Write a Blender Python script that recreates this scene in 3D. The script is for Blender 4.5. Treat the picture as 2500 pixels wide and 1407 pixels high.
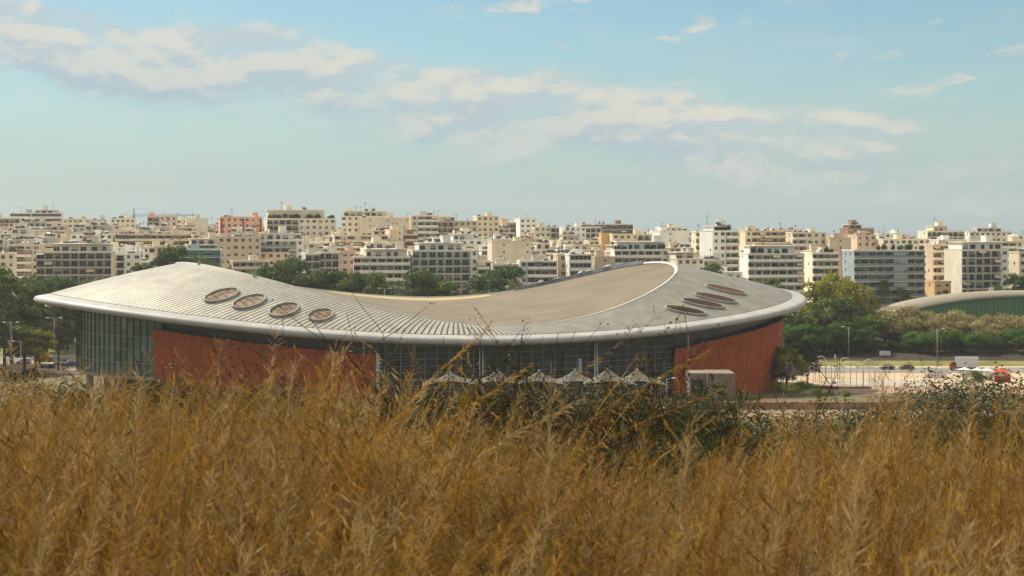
import bpy, math, random
import numpy as np
from mathutils import Vector, Matrix

R = math.radians
scene = bpy.context.scene
for o in list(bpy.data.objects):
    bpy.data.objects.remove(o)
COL = scene.collection

# ------------------------------------------------------------------ camera, sky, sun, exposure
F, YH, ZC = 4200.0, 556.0, 40.0          # focal length in photo pixels, horizon row, eye height above the plaza
cam_d = bpy.data.cameras.new('camera')
cam = bpy.data.objects.new('camera', cam_d)
COL.objects.link(cam)
cam.location = (0, 0, ZC)
cam.rotation_euler = (R(90), 0, 0)
cam_d.sensor_width = 36
cam_d.lens = 36 * F / 2500
cam_d.shift_y = -(703.5 - YH) / 2500
cam_d.clip_start = 0.1
cam_d.clip_end = 60000
cam_d.dof.use_dof = True
cam_d.dof.focus_distance = 260
cam_d.dof.aperture_fstop = 14
scene.camera = cam

SUN_AZ, SUN_EL = R(-48), R(47)
sun_vec = Vector((math.sin(SUN_AZ) * math.cos(SUN_EL), math.cos(SUN_AZ) * math.cos(SUN_EL), math.sin(SUN_EL)))
sd = bpy.data.lights.new('sun', 'SUN')
sd.energy = 3.4
sd.angle = R(0.6)
sd.color = (1.0, 0.94, 0.84)
sun = bpy.data.objects.new('sun', sd)
COL.objects.link(sun)
sun.rotation_euler = (-sun_vec).to_track_quat('-Z', 'Y').to_euler()

scene.view_settings.view_transform = 'Standard'
scene.view_settings.look = 'None'
scene.view_settings.exposure = 0.85
scene.view_settings.gamma = 1.0
scene.render.engine = 'CYCLES'
scene.cycles.use_denoising = True
scene.cycles.max_bounces = 6
scene.cycles.diffuse_bounces = 3
scene.cycles.glossy_bounces = 3
scene.cycles.transparent_max_bounces = 8
scene.cycles.transmission_bounces = 4
scene.cycles.caustics_reflective = False
scene.cycles.caustics_refractive = False
scene.render.film_transparent = False


def S(r, g, b):
    """sRGB 0-255 -> linear"""
    out = []
    for c in (r, g, b):
        c /= 255.0
        out.append(c / 12.92 if c <= 0.04045 else ((c + 0.055) / 1.055) ** 2.4)
    return tuple(out)


class NT:
    """small node helper"""
    def __init__(self, tree):
        self.t = tree

    def n(self, kind, **kw):
        nd = self.t.nodes.new(kind)
        for k, v in kw.items():
            if hasattr(nd, k):
                setattr(nd, k, v)
            else:
                nd.inputs[k].default_value = v
        return nd

    def l(self, a, b):
        self.t.links.new(a, b)

    def math(self, op, a, b=None, c=None, clamp=False):
        nd = self.t.nodes.new('ShaderNodeMath')
        nd.operation = op
        nd.use_clamp = clamp
        for i, v in enumerate((a, b, c)):
            if v is None:
                continue
            if isinstance(v, (int, float)):
                nd.inputs[i].default_value = v
            else:
                self.l(v, nd.inputs[i])
        return nd.outputs[0]

    def smooth(self, v, a, b, lo=0.0, hi=1.0):
        nd = self.t.nodes.new('ShaderNodeMapRange')
        nd.interpolation_type = 'SMOOTHSTEP'
        self.l(v, nd.inputs['Value'])
        for k, x in (('From Min', a), ('From Max', b), ('To Min', lo), ('To Max', hi)):
            nd.inputs[k].default_value = x
        return nd.outputs[0]

    def mix(self, fac, a, b, blend='MIX'):
        nd = self.t.nodes.new('ShaderNodeMix')
        nd.data_type = 'RGBA'
        nd.blend_type = blend
        for i, v in ((0, fac), (6, a), (7, b)):
            if isinstance(v, (int, float)):
                nd.inputs[i].default_value = v
            elif isinstance(v, tuple):
                nd.inputs[i].default_value = (v + (1,)) if len(v) == 3 else v
            else:
                self.l(v, nd.inputs[i])
        return nd.outputs[2]

    def xyz(self, x, y, z):
        nd = self.t.nodes.new('ShaderNodeCombineXYZ')
        for i, v in enumerate((x, y, z)):
            if isinstance(v, (int, float)):
                nd.inputs[i].default_value = v
            else:
                self.l(v, nd.inputs[i])
        return nd.outputs[0]

    def noise(self, vec, scale, detail=4, rough=0.55, dist=0.0):
        nd = self.t.nodes.new('ShaderNodeTexNoise')
        nd.inputs['Scale'].default_value = scale
        nd.inputs['Detail'].default_value = detail
        nd.inputs['Roughness'].default_value = rough
        nd.inputs['Distortion'].default_value = dist
        self.l(vec, nd.inputs['Vector'])
        return nd.outputs['Fac']


def make_world():
    w = bpy.data.worlds.new('World')
    scene.world = w
    w.use_nodes = True
    t = w.node_tree
    t.nodes.clear()
    q = NT(t)
    out = q.n('ShaderNodeOutputWorld')
    bg = q.n('ShaderNodeBackground')
    STR = 0.056
    bg.inputs['Strength'].default_value = STR
    sky = q.n('ShaderNodeTexSky', sky_type='NISHITA')
    sky.sun_disc = False
    sky.sun_elevation = SUN_EL
    sky.sun_rotation = SUN_AZ
    sky.altitude = 150
    sky.air_density = 1.0
    sky.dust_density = 0.4
    sky.ozone_density = 1.4
    tc = q.n('ShaderNodeTexCoord')
    sep = q.n('ShaderNodeSeparateXYZ')
    q.l(tc.outputs['Generated'], sep.inputs[0])
    x, y, z = sep.outputs
    az = q.math('ARCTAN2', x, y)
    el = q.math('ARCSINE', z)
    s = q.math('MULTIPLY', az, 4.2)
    tt = q.math('MULTIPLY', el, 4.2)
    # cool the sky above the horizon haze a little (late-summer film-like teal)
    skyc = q.mix(1.0, sky.outputs[0], (0.80, 0.955, 0.93), 'MULTIPLY')
    hz = q.smooth(el, -0.02, 0.13, 1.0, 0.0)
    k0 = 1.0 / STR / (2 ** scene.view_settings.exposure)
    skyc = q.mix(q.math('MULTIPLY', hz, 0.85), skyc, tuple(c * k0 for c in S(172, 189, 194)))
    # --- cloud bank running down from one side, plus loose puffs
    tcn = q.math('MULTIPLY_ADD', s, -0.135, 0.292)
    d = q.math('SUBTRACT', tt, tcn)
    wob = q.noise(q.xyz(s, 3.1, 0.0), 2.6, 3, 0.5)
    d = q.math('MULTIPLY_ADD', wob, -0.16, q.math('ADD', d, 0.08))
    up = q.smooth(d, 0.07, 0.135, 1.0, 0.0)
    lo = q.smooth(d, -0.20, -0.04, 0.0, 1.0)
    fade = q.smooth(s, 0.2, 1.6, 1.0, 0.25)
    fade0 = q.smooth(s, -6.0, -2.5, 0.0, 1.0)
    band = q.math('MULTIPLY', q.math('MULTIPLY', up, lo), q.math('MULTIPLY', fade, fade0))
    vec = q.xyz(s, q.math('MULTIPLY', tt, 2.3), 0.7)
    n1 = q.noise(vec, 4.2, 10, 0.6, 0.25)
    off = q.xyz(q.math('ADD', s, -0.012), q.math('MULTIPLY_ADD', tt, 2.3, 0.07), 0.7)
    n2 = q.noise(off, 4.2, 8, 0.6, 0.25)
    dens = q.math('ADD', q.math('MULTIPLY_ADD', n1, 2.2, -1.42), q.math('MULTIPLY', band, 1.16))
    a_bank = q.smooth(dens, 0.05, 0.95)
    a_bank = q.math('MAXIMUM', a_bank, q.math('MULTIPLY', band, q.smooth(n1, 0.25, 0.62, 0.12, 0.55)))
    # small far puffs
    vec3 = q.xyz(q.math('ADD', s, 5.3), q.math('MULTIPLY', tt, 3.2), 4.4)
    n3 = q.noise(vec3, 4.3, 7, 0.6, 0.2)
    pm = q.smooth(tt, 0.16, 0.42)
    a_puff = q.math('MULTIPLY', q.smooth(n3, 0.565, 0.70), q.math('MULTIPLY', pm, 0.85))
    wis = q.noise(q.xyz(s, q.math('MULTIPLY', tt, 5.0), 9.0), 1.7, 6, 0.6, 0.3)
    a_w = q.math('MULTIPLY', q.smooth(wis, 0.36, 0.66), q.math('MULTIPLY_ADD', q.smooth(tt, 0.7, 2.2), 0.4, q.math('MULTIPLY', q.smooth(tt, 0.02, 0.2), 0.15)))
    alpha = q.math('MAXIMUM', q.math('MULTIPLY', a_bank, 0.85), q.math('MAXIMUM', a_puff, a_w))
    lit = q.smooth(q.math('SUBTRACT', n1, n2), -0.07, 0.09)
    topw = q.smooth(d, -0.10, 0.09)
    lit = q.math('MULTIPLY_ADD', lit, 0.62, q.math('MULTIPLY', topw, 0.42), clamp=True)
    lit = q.math('MAXIMUM', lit, q.math('MULTIPLY', a_puff, 0.9))
    k = 1.0 / STR / (2 ** scene.view_settings.exposure)
    sh = tuple(c * k for c in S(176, 193, 204))
    br = tuple(c * k for c in S(224, 219, 206))
    ccol = q.mix(lit, sh, br)
    fin = q.mix(alpha, skyc, ccol)
    # added bright veil high overhead, all round, unseen, to lift ambient light
    fill_veil = q.math('MULTIPLY', q.smooth(el, 0.25, 0.75), q.smooth(wis, 0.25, 0.6, 0.55, 0.9))
    fin = q.mix(fill_veil, fin, tuple(c * 1.45 for c in br))
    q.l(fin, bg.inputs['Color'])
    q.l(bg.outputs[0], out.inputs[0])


make_world()


# ------------------------------------------------------------------ helpers
def P(px, py, Y):
    return Vector(((px - 1250) / F * Y, Y, ZC - (py - YH) / F * Y))


def XX(px, Y):
    return (px - 1250) / F * Y


def ZZ(py, Y):
    return ZC - (py - YH) / F * Y


TERR = [(-60, 39.2), (0, 38.62), (3, 38.55), (6, 38.38), (9, 38.05), (13, 37.2), (20, 35.4), (32, 32.6), (45, 30.6), (70, 26.6), (110, 22.0), (200, 10.5),
        (290, 4.4), (344, 4.1), (356, 4.3), (405, 1.3), (432, 0.0), (492, 0.0), (540, 2.2), (600, 7.5), (640, 11), (760, 15),
        (900, 21), (1060, 27), (1300, 29), (1700, 0), (2600, -92), (3000, -120), (50000, -120)]
TY = np.array([a for a, b in TERR], float)
TZ = np.array([b for a, b in TERR], float)


def tz(x, y):
    z = float(np.interp(y, TY, TZ))
    if y < 60:
        k = max(0.0, 1 - abs(y - 9) / 50)
        z += k * (0.06 * math.sin(x * 1.7 + y * 0.6) + 0.05 * math.sin(x * 0.8 - y * 1.1 + 1.3)) - ((0.068 * (x + 0.9) if x > -0.9 else -0.03 * (x + 0.9)) + 0.05 * math.exp(-((x - 0.1) / 0.45) ** 2) + 0.035 * math.exp(-((x - 0.85) / 0.3) ** 2)) * min(1, max(0, y / 8)) * k
    return z


class MB:
    def __init__(self):
        self.v, self.f, self.m = [], [], []

    def face(self, pts, m=0):
        i = len(self.v)
        self.v.extend(tuple(p) for p in pts)
        self.f.append(tuple(range(i, i + len(pts))))
        self.m.append(m)

    def box(self, x0, x1, y0, y1, z0, z1, m=0):
        i = len(self.v)
        self.v += [(x0, y0, z0), (x1, y0, z0), (x1, y1, z0), (x0, y1, z0), (x0, y0, z1), (x1, y0, z1), (x1, y1, z1), (x0, y1, z1)]
        for q in ((0, 3, 2, 1), (4, 5, 6, 7), (0, 1, 5, 4), (1, 2, 6, 5), (2, 3, 7, 6), (3, 0, 4, 7)):
            self.f.append(tuple(i + k for k in q))
            self.m.append(m)

    def bar(self, a, b, w, h=None, m=0, up=Vector((0, 0, 1))):
        a, b = Vector(a), Vector(b)
        h = h or w
        d = (b - a)
        if d.length < 1e-6:
            return
        d.normalize()
        s = d.cross(up)
        if s.length < 1e-3:
            s = d.cross(Vector((1, 0, 0)))
        s.normalize()
        u = s.cross(d)
        s *= w / 2
        u *= h / 2
        i = len(self.v)
        for p in (a, b):
            for q in (s + u, s - u, -s - u, -s + u):
                self.v.append(tuple(p + q))
        for q in ((0, 1, 2, 3), (7, 6, 5, 4), (0, 4, 5, 1), (1, 5, 6, 2), (2, 6, 7, 3), (3, 7, 4, 0)):
            self.f.append(tuple(i + k for k in q))
            self.m.append(m)

    def tube(self, pts, r0, r1=None, n=6, m=0, cap=True):
        pts = [Vector(p) for p in pts]
        r1 = r0 if r1 is None else r1
        k = len(pts)
        i0 = len(self.v)
        for j, p in enumerate(pts):
            d = (pts[min(j + 1, k - 1)] - pts[max(j - 1, 0)]).normalized()
            a = d.cross(Vector((0.13, 0.97, 0.2)))
            if a.length < 1e-3:
                a = d.cross(Vector((1, 0, 0)))
            a.normalize()
            b = d.cross(a)
            r = r0 + (r1 - r0) * j / max(1, k - 1)
            for q in range(n):
                t = 2 * math.pi * q / n
                self.v.append(tuple(p + a * (r * math.cos(t)) + b * (r * math.sin(t))))
        for j in range(k - 1):
            for q in range(n):
                a, b = i0 + j * n + q, i0 + j * n + (q + 1) % n
                self.f.append((a, b, b + n, a + n))
                self.m.append(m)
        if cap:
            self.f.append(tuple(i0 + q for q in range(n))[::-1])
            self.m.append(m)
            self.f.append(tuple(i0 + (k - 1) * n + q for q in range(n)))
            self.m.append(m)

    def grid(self, rows, m=0, close=False):
        """rows: list of equally long point lists"""
        i0 = len(self.v)
        n = len(rows[0])
        for r in rows:
            self.v.extend(tuple(p) for p in r)
        for a in range(len(rows) - 1):
            for b in range(n if close else n - 1):
                b2 = (b + 1) % n
                self.f.append((i0 + a * n + b, i0 + a * n + b2, i0 + (a + 1) * n + b2, i0 + (a + 1) * n + b))
                self.m.append(m)

    def prism(self, poly, z0, z1, m=0):
        n = len(poly)
        i = len(self.v)
        self.v += [(p[0], p[1], z0) for p in poly] + [(p[0], p[1], z1) for p in poly]
        self.f.append(tuple(range(i, i + n))[::-1])
        self.f.append(tuple(range(i + n, i + 2 * n)))
        self.m += [m, m]
        for k in range(n):
            self.f.append((i + k, i + (k + 1) % n, i + n + (k + 1) % n, i + n + k))
            self.m.append(m)

    def mesh(self, name, mats, smooth=False, org=None):
        me = bpy.data.meshes.new(name)
        v = self.v
        if org is not None:
            v = [(a - org[0], b - org[1], c - org[2]) for a, b, c in v]
        me.from_pydata(v, [], self.f)
        for mt in (mats if isinstance(mats, (list, tuple)) else [mats]):
            me.materials.append(mt)
        if any(self.m):
            me.polygons.foreach_set('material_index', self.m)
        if smooth:
            me.polygons.foreach_set('use_smooth', [True] * len(self.f))
        me.update()
        return me

    def build(self, name, mats, parent=None, smooth=False, org=None):
        me = self.mesh(name, mats, smooth, org)
        return link(name, me, parent)


def link(name, me, parent=None, loc=None, rot=None, scale=None):
    o = bpy.data.objects.new(name, me)
    COL.objects.link(o)
    if parent is not None:
        o.parent = parent
    if loc is not None:
        o.location = loc
    if rot is not None:
        o.rotation_euler = rot
    if scale is not None:
        o.scale = scale
    return o


def empty(name, loc=(0, 0, 0), rz=0.0):
    o = bpy.data.objects.new(name, None)
    COL.objects.link(o)
    o.location = loc
    o.rotation_euler = (0, 0, rz)
    o.empty_display_size = 0.5
    return o


def tag(o, label=None, cat=None, group=None, kind=None):
    if label:
        o['label'] = label
    if cat:
        o['category'] = cat
    if group:
        o['group'] = group
    if kind:
        o['kind'] = kind
    return o


# ------------------------------------------------------------------ materials
_MATS = {}


def mat(name, col, rough=0.8, var=0.12, scale=0.6, spec=0.3, metal=0.0, streak=0.0, rnd=0.0, bump=0.0, coords='pos',
        detail=5, col2=None, fine=0.0, fine_scale=8.0):
    if name in _MATS:
        return _MATS[name]
    m = bpy.data.materials.new(name)
    m.use_nodes = True
    t = m.node_tree
    b = t.nodes['Principled BSDF']
    q = NT(t)
    if coords == 'pos':
        vec = q.n('ShaderNodeNewGeometry').outputs['Position']
    else:
        vec = q.n('ShaderNodeTexCoord').outputs['Object']
    n = q.noise(vec, scale, detail, 0.6)
    f = q.smooth(n, 0.28, 0.72)
    lo = tuple(c * (1 - var) for c in col)
    hi = tuple(min(0.95, c * (1 + var)) for c in (col2 or col))
    c = q.mix(f, lo, hi)
    if fine:
        nf = q.noise(vec, fine_scale, 3, 0.6)
        c = q.mix(q.smooth(nf, 0.3, 0.7), c, tuple([1 - fine] * 3), 'MULTIPLY')
    if streak:
        mp = q.n('ShaderNodeMapping')
        mp.inputs['Scale'].default_value = (1.6, 1.6, 0.11)
        q.l(vec, mp.inputs[0])
        ns = q.noise(mp.outputs[0], 1.3, 5, 0.65)
        c = q.mix(q.smooth(ns, 0.45, 0.8, 0.0, streak), c, tuple(x * 0.42 for x in col))
    if rnd:
        oi = q.n('ShaderNodeObjectInfo')
        c = q.mix(1.0, c, q.xyz(*[q.math('MULTIPLY_ADD', oi.outputs['Random'], 2 * rnd, 1 - rnd)] * 3), 'MULTIPLY')
    q.l(c, b.inputs['Base Color'])
    b.inputs['Roughness'].default_value = rough
    b.inputs['Metallic'].default_value = metal
    b.inputs['Specular IOR Level'].default_value = spec
    if bump:
        bp = q.n('ShaderNodeBump')
        bp.inputs['Strength'].default_value = bump
        bp.inputs['Distance'].default_value = 0.15
        nb = q.noise(vec, scale * 6, 4, 0.6)
        q.l(nb, bp.inputs['Height'])
        q.l(bp.outputs[0], b.inputs['Normal'])
    _MATS[name] = m
    return m


def leaf_mat(name, cols, trans=0.35, scale=0.5, rnd=0.12, rough=0.6):
    """foliage: clumpy colour from a few tones, partly translucent"""
    if name in _MATS:
        return _MATS[name]
    m = bpy.data.materials.new(name)
    m.use_nodes = True
    t = m.node_tree
    t.nodes.clear()
    q = NT(t)
    out = q.n('ShaderNodeOutputMaterial')
    pos = q.n('ShaderNodeNewGeometry').outputs['Position']
    n = q.noise(pos, scale, 4, 0.6)
    n2 = q.noise(pos, scale * 9, 2, 0.6)
    f = q.math('MULTIPLY_ADD', n2, 0.5, q.math('MULTIPLY', n, 0.75))
    ramp = q.n('ShaderNodeValToRGB')
    el = ramp.color_ramp.elements
    while len(el) < len(cols):
        el.new(0.5)
    for i, c in enumerate(cols):
        el[i].position = 0.42 + 0.4 * i / max(1, len(cols) - 1)
        el[i].color = tuple(c) + (1,)
    q.l(f, ramp.inputs[0])
    oi = q.n('ShaderNodeObjectInfo')
    c = q.mix(1.0, ramp.outputs[0], q.xyz(*[q.math('MULTIPLY_ADD', oi.outputs['Random'], 2 * rnd, 1 - rnd)] * 3), 'MULTIPLY')
    d = q.n('ShaderNodeBsdfPrincipled')
    d.inputs['Roughness'].default_value = rough
    d.inputs['Specular IOR Level'].default_value = 0.12
    q.l(c, d.inputs['Base Color'])
    tr = q.n('ShaderNodeBsdfTranslucent')
    q.l(c, tr.inputs['Color'])
    mx = q.n('ShaderNodeMixShader')
    mx.inputs[0].default_value = trans
    q.l(d.outputs[0], mx.inputs[1])
    q.l(tr.outputs[0], mx.inputs[2])
    q.l(mx.outputs[0], out.inputs[0])
    _MATS[name] = m
    return m


def glass_mat(name, tint, clear=0.35, rough=0.06):
    if name in _MATS:
        return _MATS[name]
    m = bpy.data.materials.new(name)
    m.use_nodes = True
    t = m.node_tree
    t.nodes.clear()
    q = NT(t)
    out = q.n('ShaderNodeOutputMaterial')
    p = q.n('ShaderNodeBsdfPrincipled')
    oi = q.n('ShaderNodeObjectInfo')
    c = q.mix(1.0, tint, q.xyz(*[q.math('MULTIPLY_ADD', oi.outputs['Random'], 0.7, 0.65)] * 3), 'MULTIPLY')
    q.l(c, p.inputs['Base Color'])
    p.inputs['Roughness'].default_value = rough
    p.inputs['Specular IOR Level'].default_value = 0.7
    tr = q.n('ShaderNodeBsdfTransparent')
    tr.inputs['Color'].default_value = tuple(min(1, 0.45 + x * 2) for x in tint) + (1,)
    mx = q.n('ShaderNodeMixShader')
    mx.inputs[0].default_value = clear
    q.l(p.outputs[0], mx.inputs[1])
    q.l(tr.outputs[0], mx.inputs[2])
    q.l(mx.outputs[0], out.inputs[0])
    _MATS[name] = m
    return m


M_ZINC = mat('seamed_metal', (0.365, 0.338, 0.275), rough=0.52, var=0.14, scale=0.25, spec=0.35, metal=0.38, rnd=0.05, fine=0.06, fine_scale=1.5)
M_FASCIA = mat('fascia_metal', (0.36, 0.345, 0.31), rough=0.55, var=0.12, scale=0.3, spec=0.35, metal=0.0, rnd=0.03, streak=0.25)
M_JOINT = mat('roof_underlay', (0.10, 0.085, 0.06), rough=0.8, var=0.2)
M_MEMBRANE = mat('beige_membrane', S(122, 110, 90), rough=0.9, var=0.15, scale=0.10, fine=0.16, fine_scale=1.4, detail=9)
M_LAP = mat('membrane_lap', S(104, 92, 74), rough=0.9, var=0.15, scale=0.3)
M_PATCH = mat('pale_membrane', S(168, 146, 104), rough=0.9, var=0.10, scale=0.2)
M_CAP = mat('ridge_metal', (0.58, 0.54, 0.46), rough=0.5, var=0.1, metal=0.2)
M_UPSTAND = mat('grey_flashing', (0.17, 0.18, 0.19), rough=0.6, var=0.25, scale=0.4)
M_CURB = mat('oculus_curb', (0.27, 0.25, 0.22), rough=0.6, var=0.2, scale=1.0)
M_RUST = mat('rusty_panel', S(122, 92, 66), rough=0.85, var=0.4, scale=0.7, col2=S(140, 122, 98), fine=0.3, fine_scale=2.5)
M_RUSTSLAT = mat('rust_slat', S(92, 60, 34), rough=0.8, var=0.3, scale=0.9)
M_SHAFT_SHADE = mat('dark_void', (0.012, 0.011, 0.010), rough=0.9)  # near-black colour paints the shade behind the slats
M_BRICK = mat('terracotta_brick', S(184, 86, 34), rough=0.85, var=0.2, scale=0.9, col2=S(192, 92, 38), streak=0.45, fine=0.25, fine_scale=2.2)
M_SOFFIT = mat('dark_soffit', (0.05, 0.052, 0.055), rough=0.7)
M_CLERE = mat('dark_clerestory', (0.022, 0.024, 0.028), rough=0.25, spec=0.5)
M_MULL = mat('mullion_metal', (0.28, 0.30, 0.29), rough=0.5)
M_MULLD = mat('mullion_dark', (0.07, 0.06, 0.045), rough=0.5)
M_WHITE = mat('white_paint', (0.62, 0.61, 0.57), rough=0.6, var=0.08)
M_GLASSG = glass_mat('green_glass', S(92, 122, 112), 0.12)
M_GLASSD = glass_mat('dark_glass', S(44, 58, 60), 0.42)
M_CONC = mat('concrete', S(150, 142, 128), rough=0.9, var=0.12, scale=0.5, streak=0.3)
M_CANVAS = mat('canvas', S(98, 92, 82), rough=0.85, var=0.08)
M_STEEL = mat('galvanised_steel', (0.36, 0.36, 0.35), rough=0.5, metal=0.3)
M_BARK = mat('bark', (0.09, 0.07, 0.05), rough=0.9, var=0.3, scale=3)

# ------------------------------------------------------------------ ground and setting
M_EARTH = mat('dry_earth', S(112, 92, 60), rough=0.95, var=0.3, scale=0.08, col2=S(96, 92, 60), fine=0.25, fine_scale=1.5)
M_PLAZA = mat('plaza_paving', S(178, 156, 126), rough=0.9, var=0.16, scale=0.12, fine=0.06, fine_scale=1.2)
M_PINK = mat('pink_paving', S(152, 124, 106), rough=0.9, var=0.13, scale=0.15, fine=0.08, fine_scale=1.2)
M_GREYP = mat('grey_paving', S(164, 156, 142), rough=0.9, var=0.08, scale=0.2)
M_ROAD = mat('asphalt', S(126, 122, 114), rough=0.9, var=0.12, scale=0.2)
M_KERB = mat('kerb_stone', S(200, 190, 172), rough=0.85)
M_LAWN = mat('lawn', S(104, 108, 48), rough=0.95, var=0.28, scale=0.12, col2=S(122, 118, 58), fine=0.2, fine_scale=1.6)
M_SEA = mat('sea', (0.05, 0.09, 0.11), rough=0.12, var=0.1, scale=0.001, spec=0.5)


def ground():
    ys = sorted(set([-60, -30, -10] + list(range(0, 60, 1)) + list(range(60, 120, 10)) + [int(a) for a in TY if a > 50] +
                    [150, 250, 320, 380, 1500, 2000, 5000]))
    xs = sorted(set(list(range(-24, 25, 1)) + [-6000, -2500, -1000, -500, -300, -200, -120, -80, -50, -35, 35, 50, 80, 120, 200, 300, 500, 1000, 2500, 6000]))
    mb = MB()
    mb.grid([[(x, y, tz(x, y)) for x in xs] for y in ys])
    tag(mb.build('ground', M_EARTH, smooth=True), kind='structure')
    mb = MB()
    mb.face([(-50000, 2500, -100), (50000, 2500, -100), (50000, 59000, -100), (-50000, 59000, -100)])
    tag(mb.build('sea', M_SEA), kind='structure')


def sheet(name, x0, x1, y0, y1, m, dz=0.05, nx=8, skew=0.0):
    """a paved sheet draped over the ground"""
    ys = sorted(set([y0, y1] + [a for a in TY if y0 < a < y1]))
    mb = MB()
    mb.grid([[(x0 + (x1 - x0) * i / nx + skew * (y - y0), y, tz(0, y) + dz) for i in range(nx + 1)] for y in ys])
    return tag(mb.build(name, m), kind='structure')


ground()
sheet('plaza', 66, 190, 396, 474, M_PLAZA, 0.05)
sheet('pink_paving', 70, 128, 400, 434, M_PINK, 0.09)
sheet('grey_paving', 82, 106, 436, 449, M_GREYP, 0.09)
sheet('road', 40, 260, 475.4, 489, M_ROAD, 0.05)
sheet('pavement', 40, 260, 489.4, 494, M_PLAZA, 0.15)
sheet('lawn', 90, 260, 494.4, 507, M_LAWN, 0.10)
sheet('tree_bed', 60, 260, 507.4, 562, mat('leaf_litter', S(52, 43, 28), rough=0.95, var=0.3, scale=0.2), 0.08)  # litter brown deepened to carry the shade under the trees too
sheet('road', -240, -60, 505, 519, M_ROAD, 0.05)
sheet('pavement', -240, -60, 470, 504.6, M_PLAZA, 0.15)
sheet('lawn', -240, -80, 520, 545, M_LAWN, 0.05)
sheet('street', -420, 420, 606, 622, M_ROAD, 0.05)
sheet('city_ground', -420, 420, 622.4, 1300, mat('city_paving', S(178, 166, 142), rough=0.9, var=0.15, scale=0.05), 0.05)
sheet('path', -30, 150, 322, 338, mat('dirt_path', S(132, 112, 86), rough=0.95, var=0.15, scale=0.3), 0.05)
for (a, b, yy) in ((40, 260, 475.0), (40, 260, 489.0), (-240, -60, 504.6), (-240, -60, 519.0)):
    mb = MB()
    n = 24
    for i in range(n):
        mb.box(a + (b - a) * i / n + 0.01, a + (b - a) * (i + 1) / n - 0.01, yy, yy + 0.36, tz(0, yy) - 0.1, tz(0, yy) + 0.19)
    tag(mb.build('kerb', M_KERB), kind='structure')

# ------------------------------------------------------------------ the sports hall
TH = R(20)
CT, ST = math.cos(TH), math.sin(TH)
RIM = ((-17.35, 408.0), 92.5, 61.05)
RDG = ((-19.0, 408.0), 59.8, 47.84)
WAL = ((-16.5, 408.0), 84.24, 55.6)


def ept(e, phi, off=0.0):
    """plan point on ellipse e at parameter phi, pushed outwards by off"""
    (cx, cy), a, b = e
    c, s = math.cos(phi), math.sin(phi)
    u, v = a * c, b * s
    if off:
        nu, nv = b * c, a * s
        L = math.hypot(nu, nv)
        u += off * nu / L
        v += off * nv / L
    return cx + u * CT - v * ST, cy + u * ST + v * CT


def ehit(e, px, far=False):
    (cx, cy), a, b = e
    d = (px - 1250) / F
    A1 = d * CT + ST
    B1 = -cx * CT - cy * ST
    A2 = -d * ST + CT
    B2 = cx * ST - cy * CT
    qa = A1 * A1 / a / a + A2 * A2 / b / b
    qb = 2 * (A1 * B1 / a / a + A2 * B2 / b / b)
    qc = B1 * B1 / a / a + B2 * B2 / b / b - 1
    D = max(qb * qb - 4 * qa * qc, 0)
    Y = (-qb + (1 if far else -1) * math.sqrt(D)) / 2 / qa
    return Y, math.atan2((A2 * Y + B2) / b, (A1 * Y + B1) / a)


def periodic(pts, K=5):
    ph = np.radians([p for p, z in pts])
    z = np.array([z for p, z in pts])
    A = np.column_stack([np.ones_like(ph)] + [f(k * ph) for k in range(1, K + 1) for f in (np.cos, np.sin)])
    reg = np.diag([0.0] + [0.02 * (1 + i // 2) ** 2 for i in range(2 * K)])
    c = np.linalg.solve(A.T @ A + reg, A.T @ z)

    def f(p):
        r = c[0]
        for k in range(1, K + 1):
            r += c[2 * k - 1] * math.cos(k * p) + c[2 * k] * math.sin(k * p)
        return float(r)
    return f


rim_z = periodic([(177, 24.1), (-167, 24.1), (-152, 23.1), (-141, 21.8), (-132, 20.4), (-126, 19.4), (-116, 18.3), (-109, 17.7), (-100, 17.1),
                  (-92, 16.9), (-84, 16.8), (-75, 17.1), (-64, 18.2), (-49, 19.8), (-37, 21.0), (-21, 21.9), (-9, 23.0), (-1, 23.5), (8, 24.0),
                  (25, 23.4), (45, 21.3), (65, 19.4), (85, 18.6), (105, 18.8), (125, 20.0), (145, 21.8), (162, 23.4)])
ridge_z = periodic([(173, 31.3), (-166, 32.5), (-154, 31.3), (-144, 29.5), (-131, 26.9), (-120, 24.4), (-109, 21.8), (-100, 20.3), (-87, 19.3),
                    (-73, 19.9), (-61, 22.3), (-49, 25.0), (-36, 27.8), (-24, 29.7), (-18, 30.2), (-5, 31.2), (4, 31.4), (23, 29.8), (37, 26.9),
                    (49, 24.2), (56, 23.0), (66, 22.0), (76, 21.8), (92, 22.5), (103, 23.4), (114, 24.9), (130, 27.2), (150, 29.6)])

HALL = empty('sports_hall', (-17.35, 408.0, 1.0))
tag(HALL, 'long sports hall with saddle-shaped seamed metal roof, brick walls and dark glass', 'sports hall')
HO = (-17.35, 408.0, 1.0)


def skirt(phi, t, lift=0.0):
    x0, y0 = ept(RIM, phi, -3.3)
    z0 = rim_z(phi) + 1.30
    x1, y1 = ept(RDG, phi, 0.25)
    z1 = ridge_z(phi) - 0.05
    z = z0 + (z1 - z0) * t + 4 * t * (1 - t) * 0.35 + lift
    return Vector((x0 + (x1 - x0) * t, y0 + (y1 - y0) * t, z))


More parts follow.
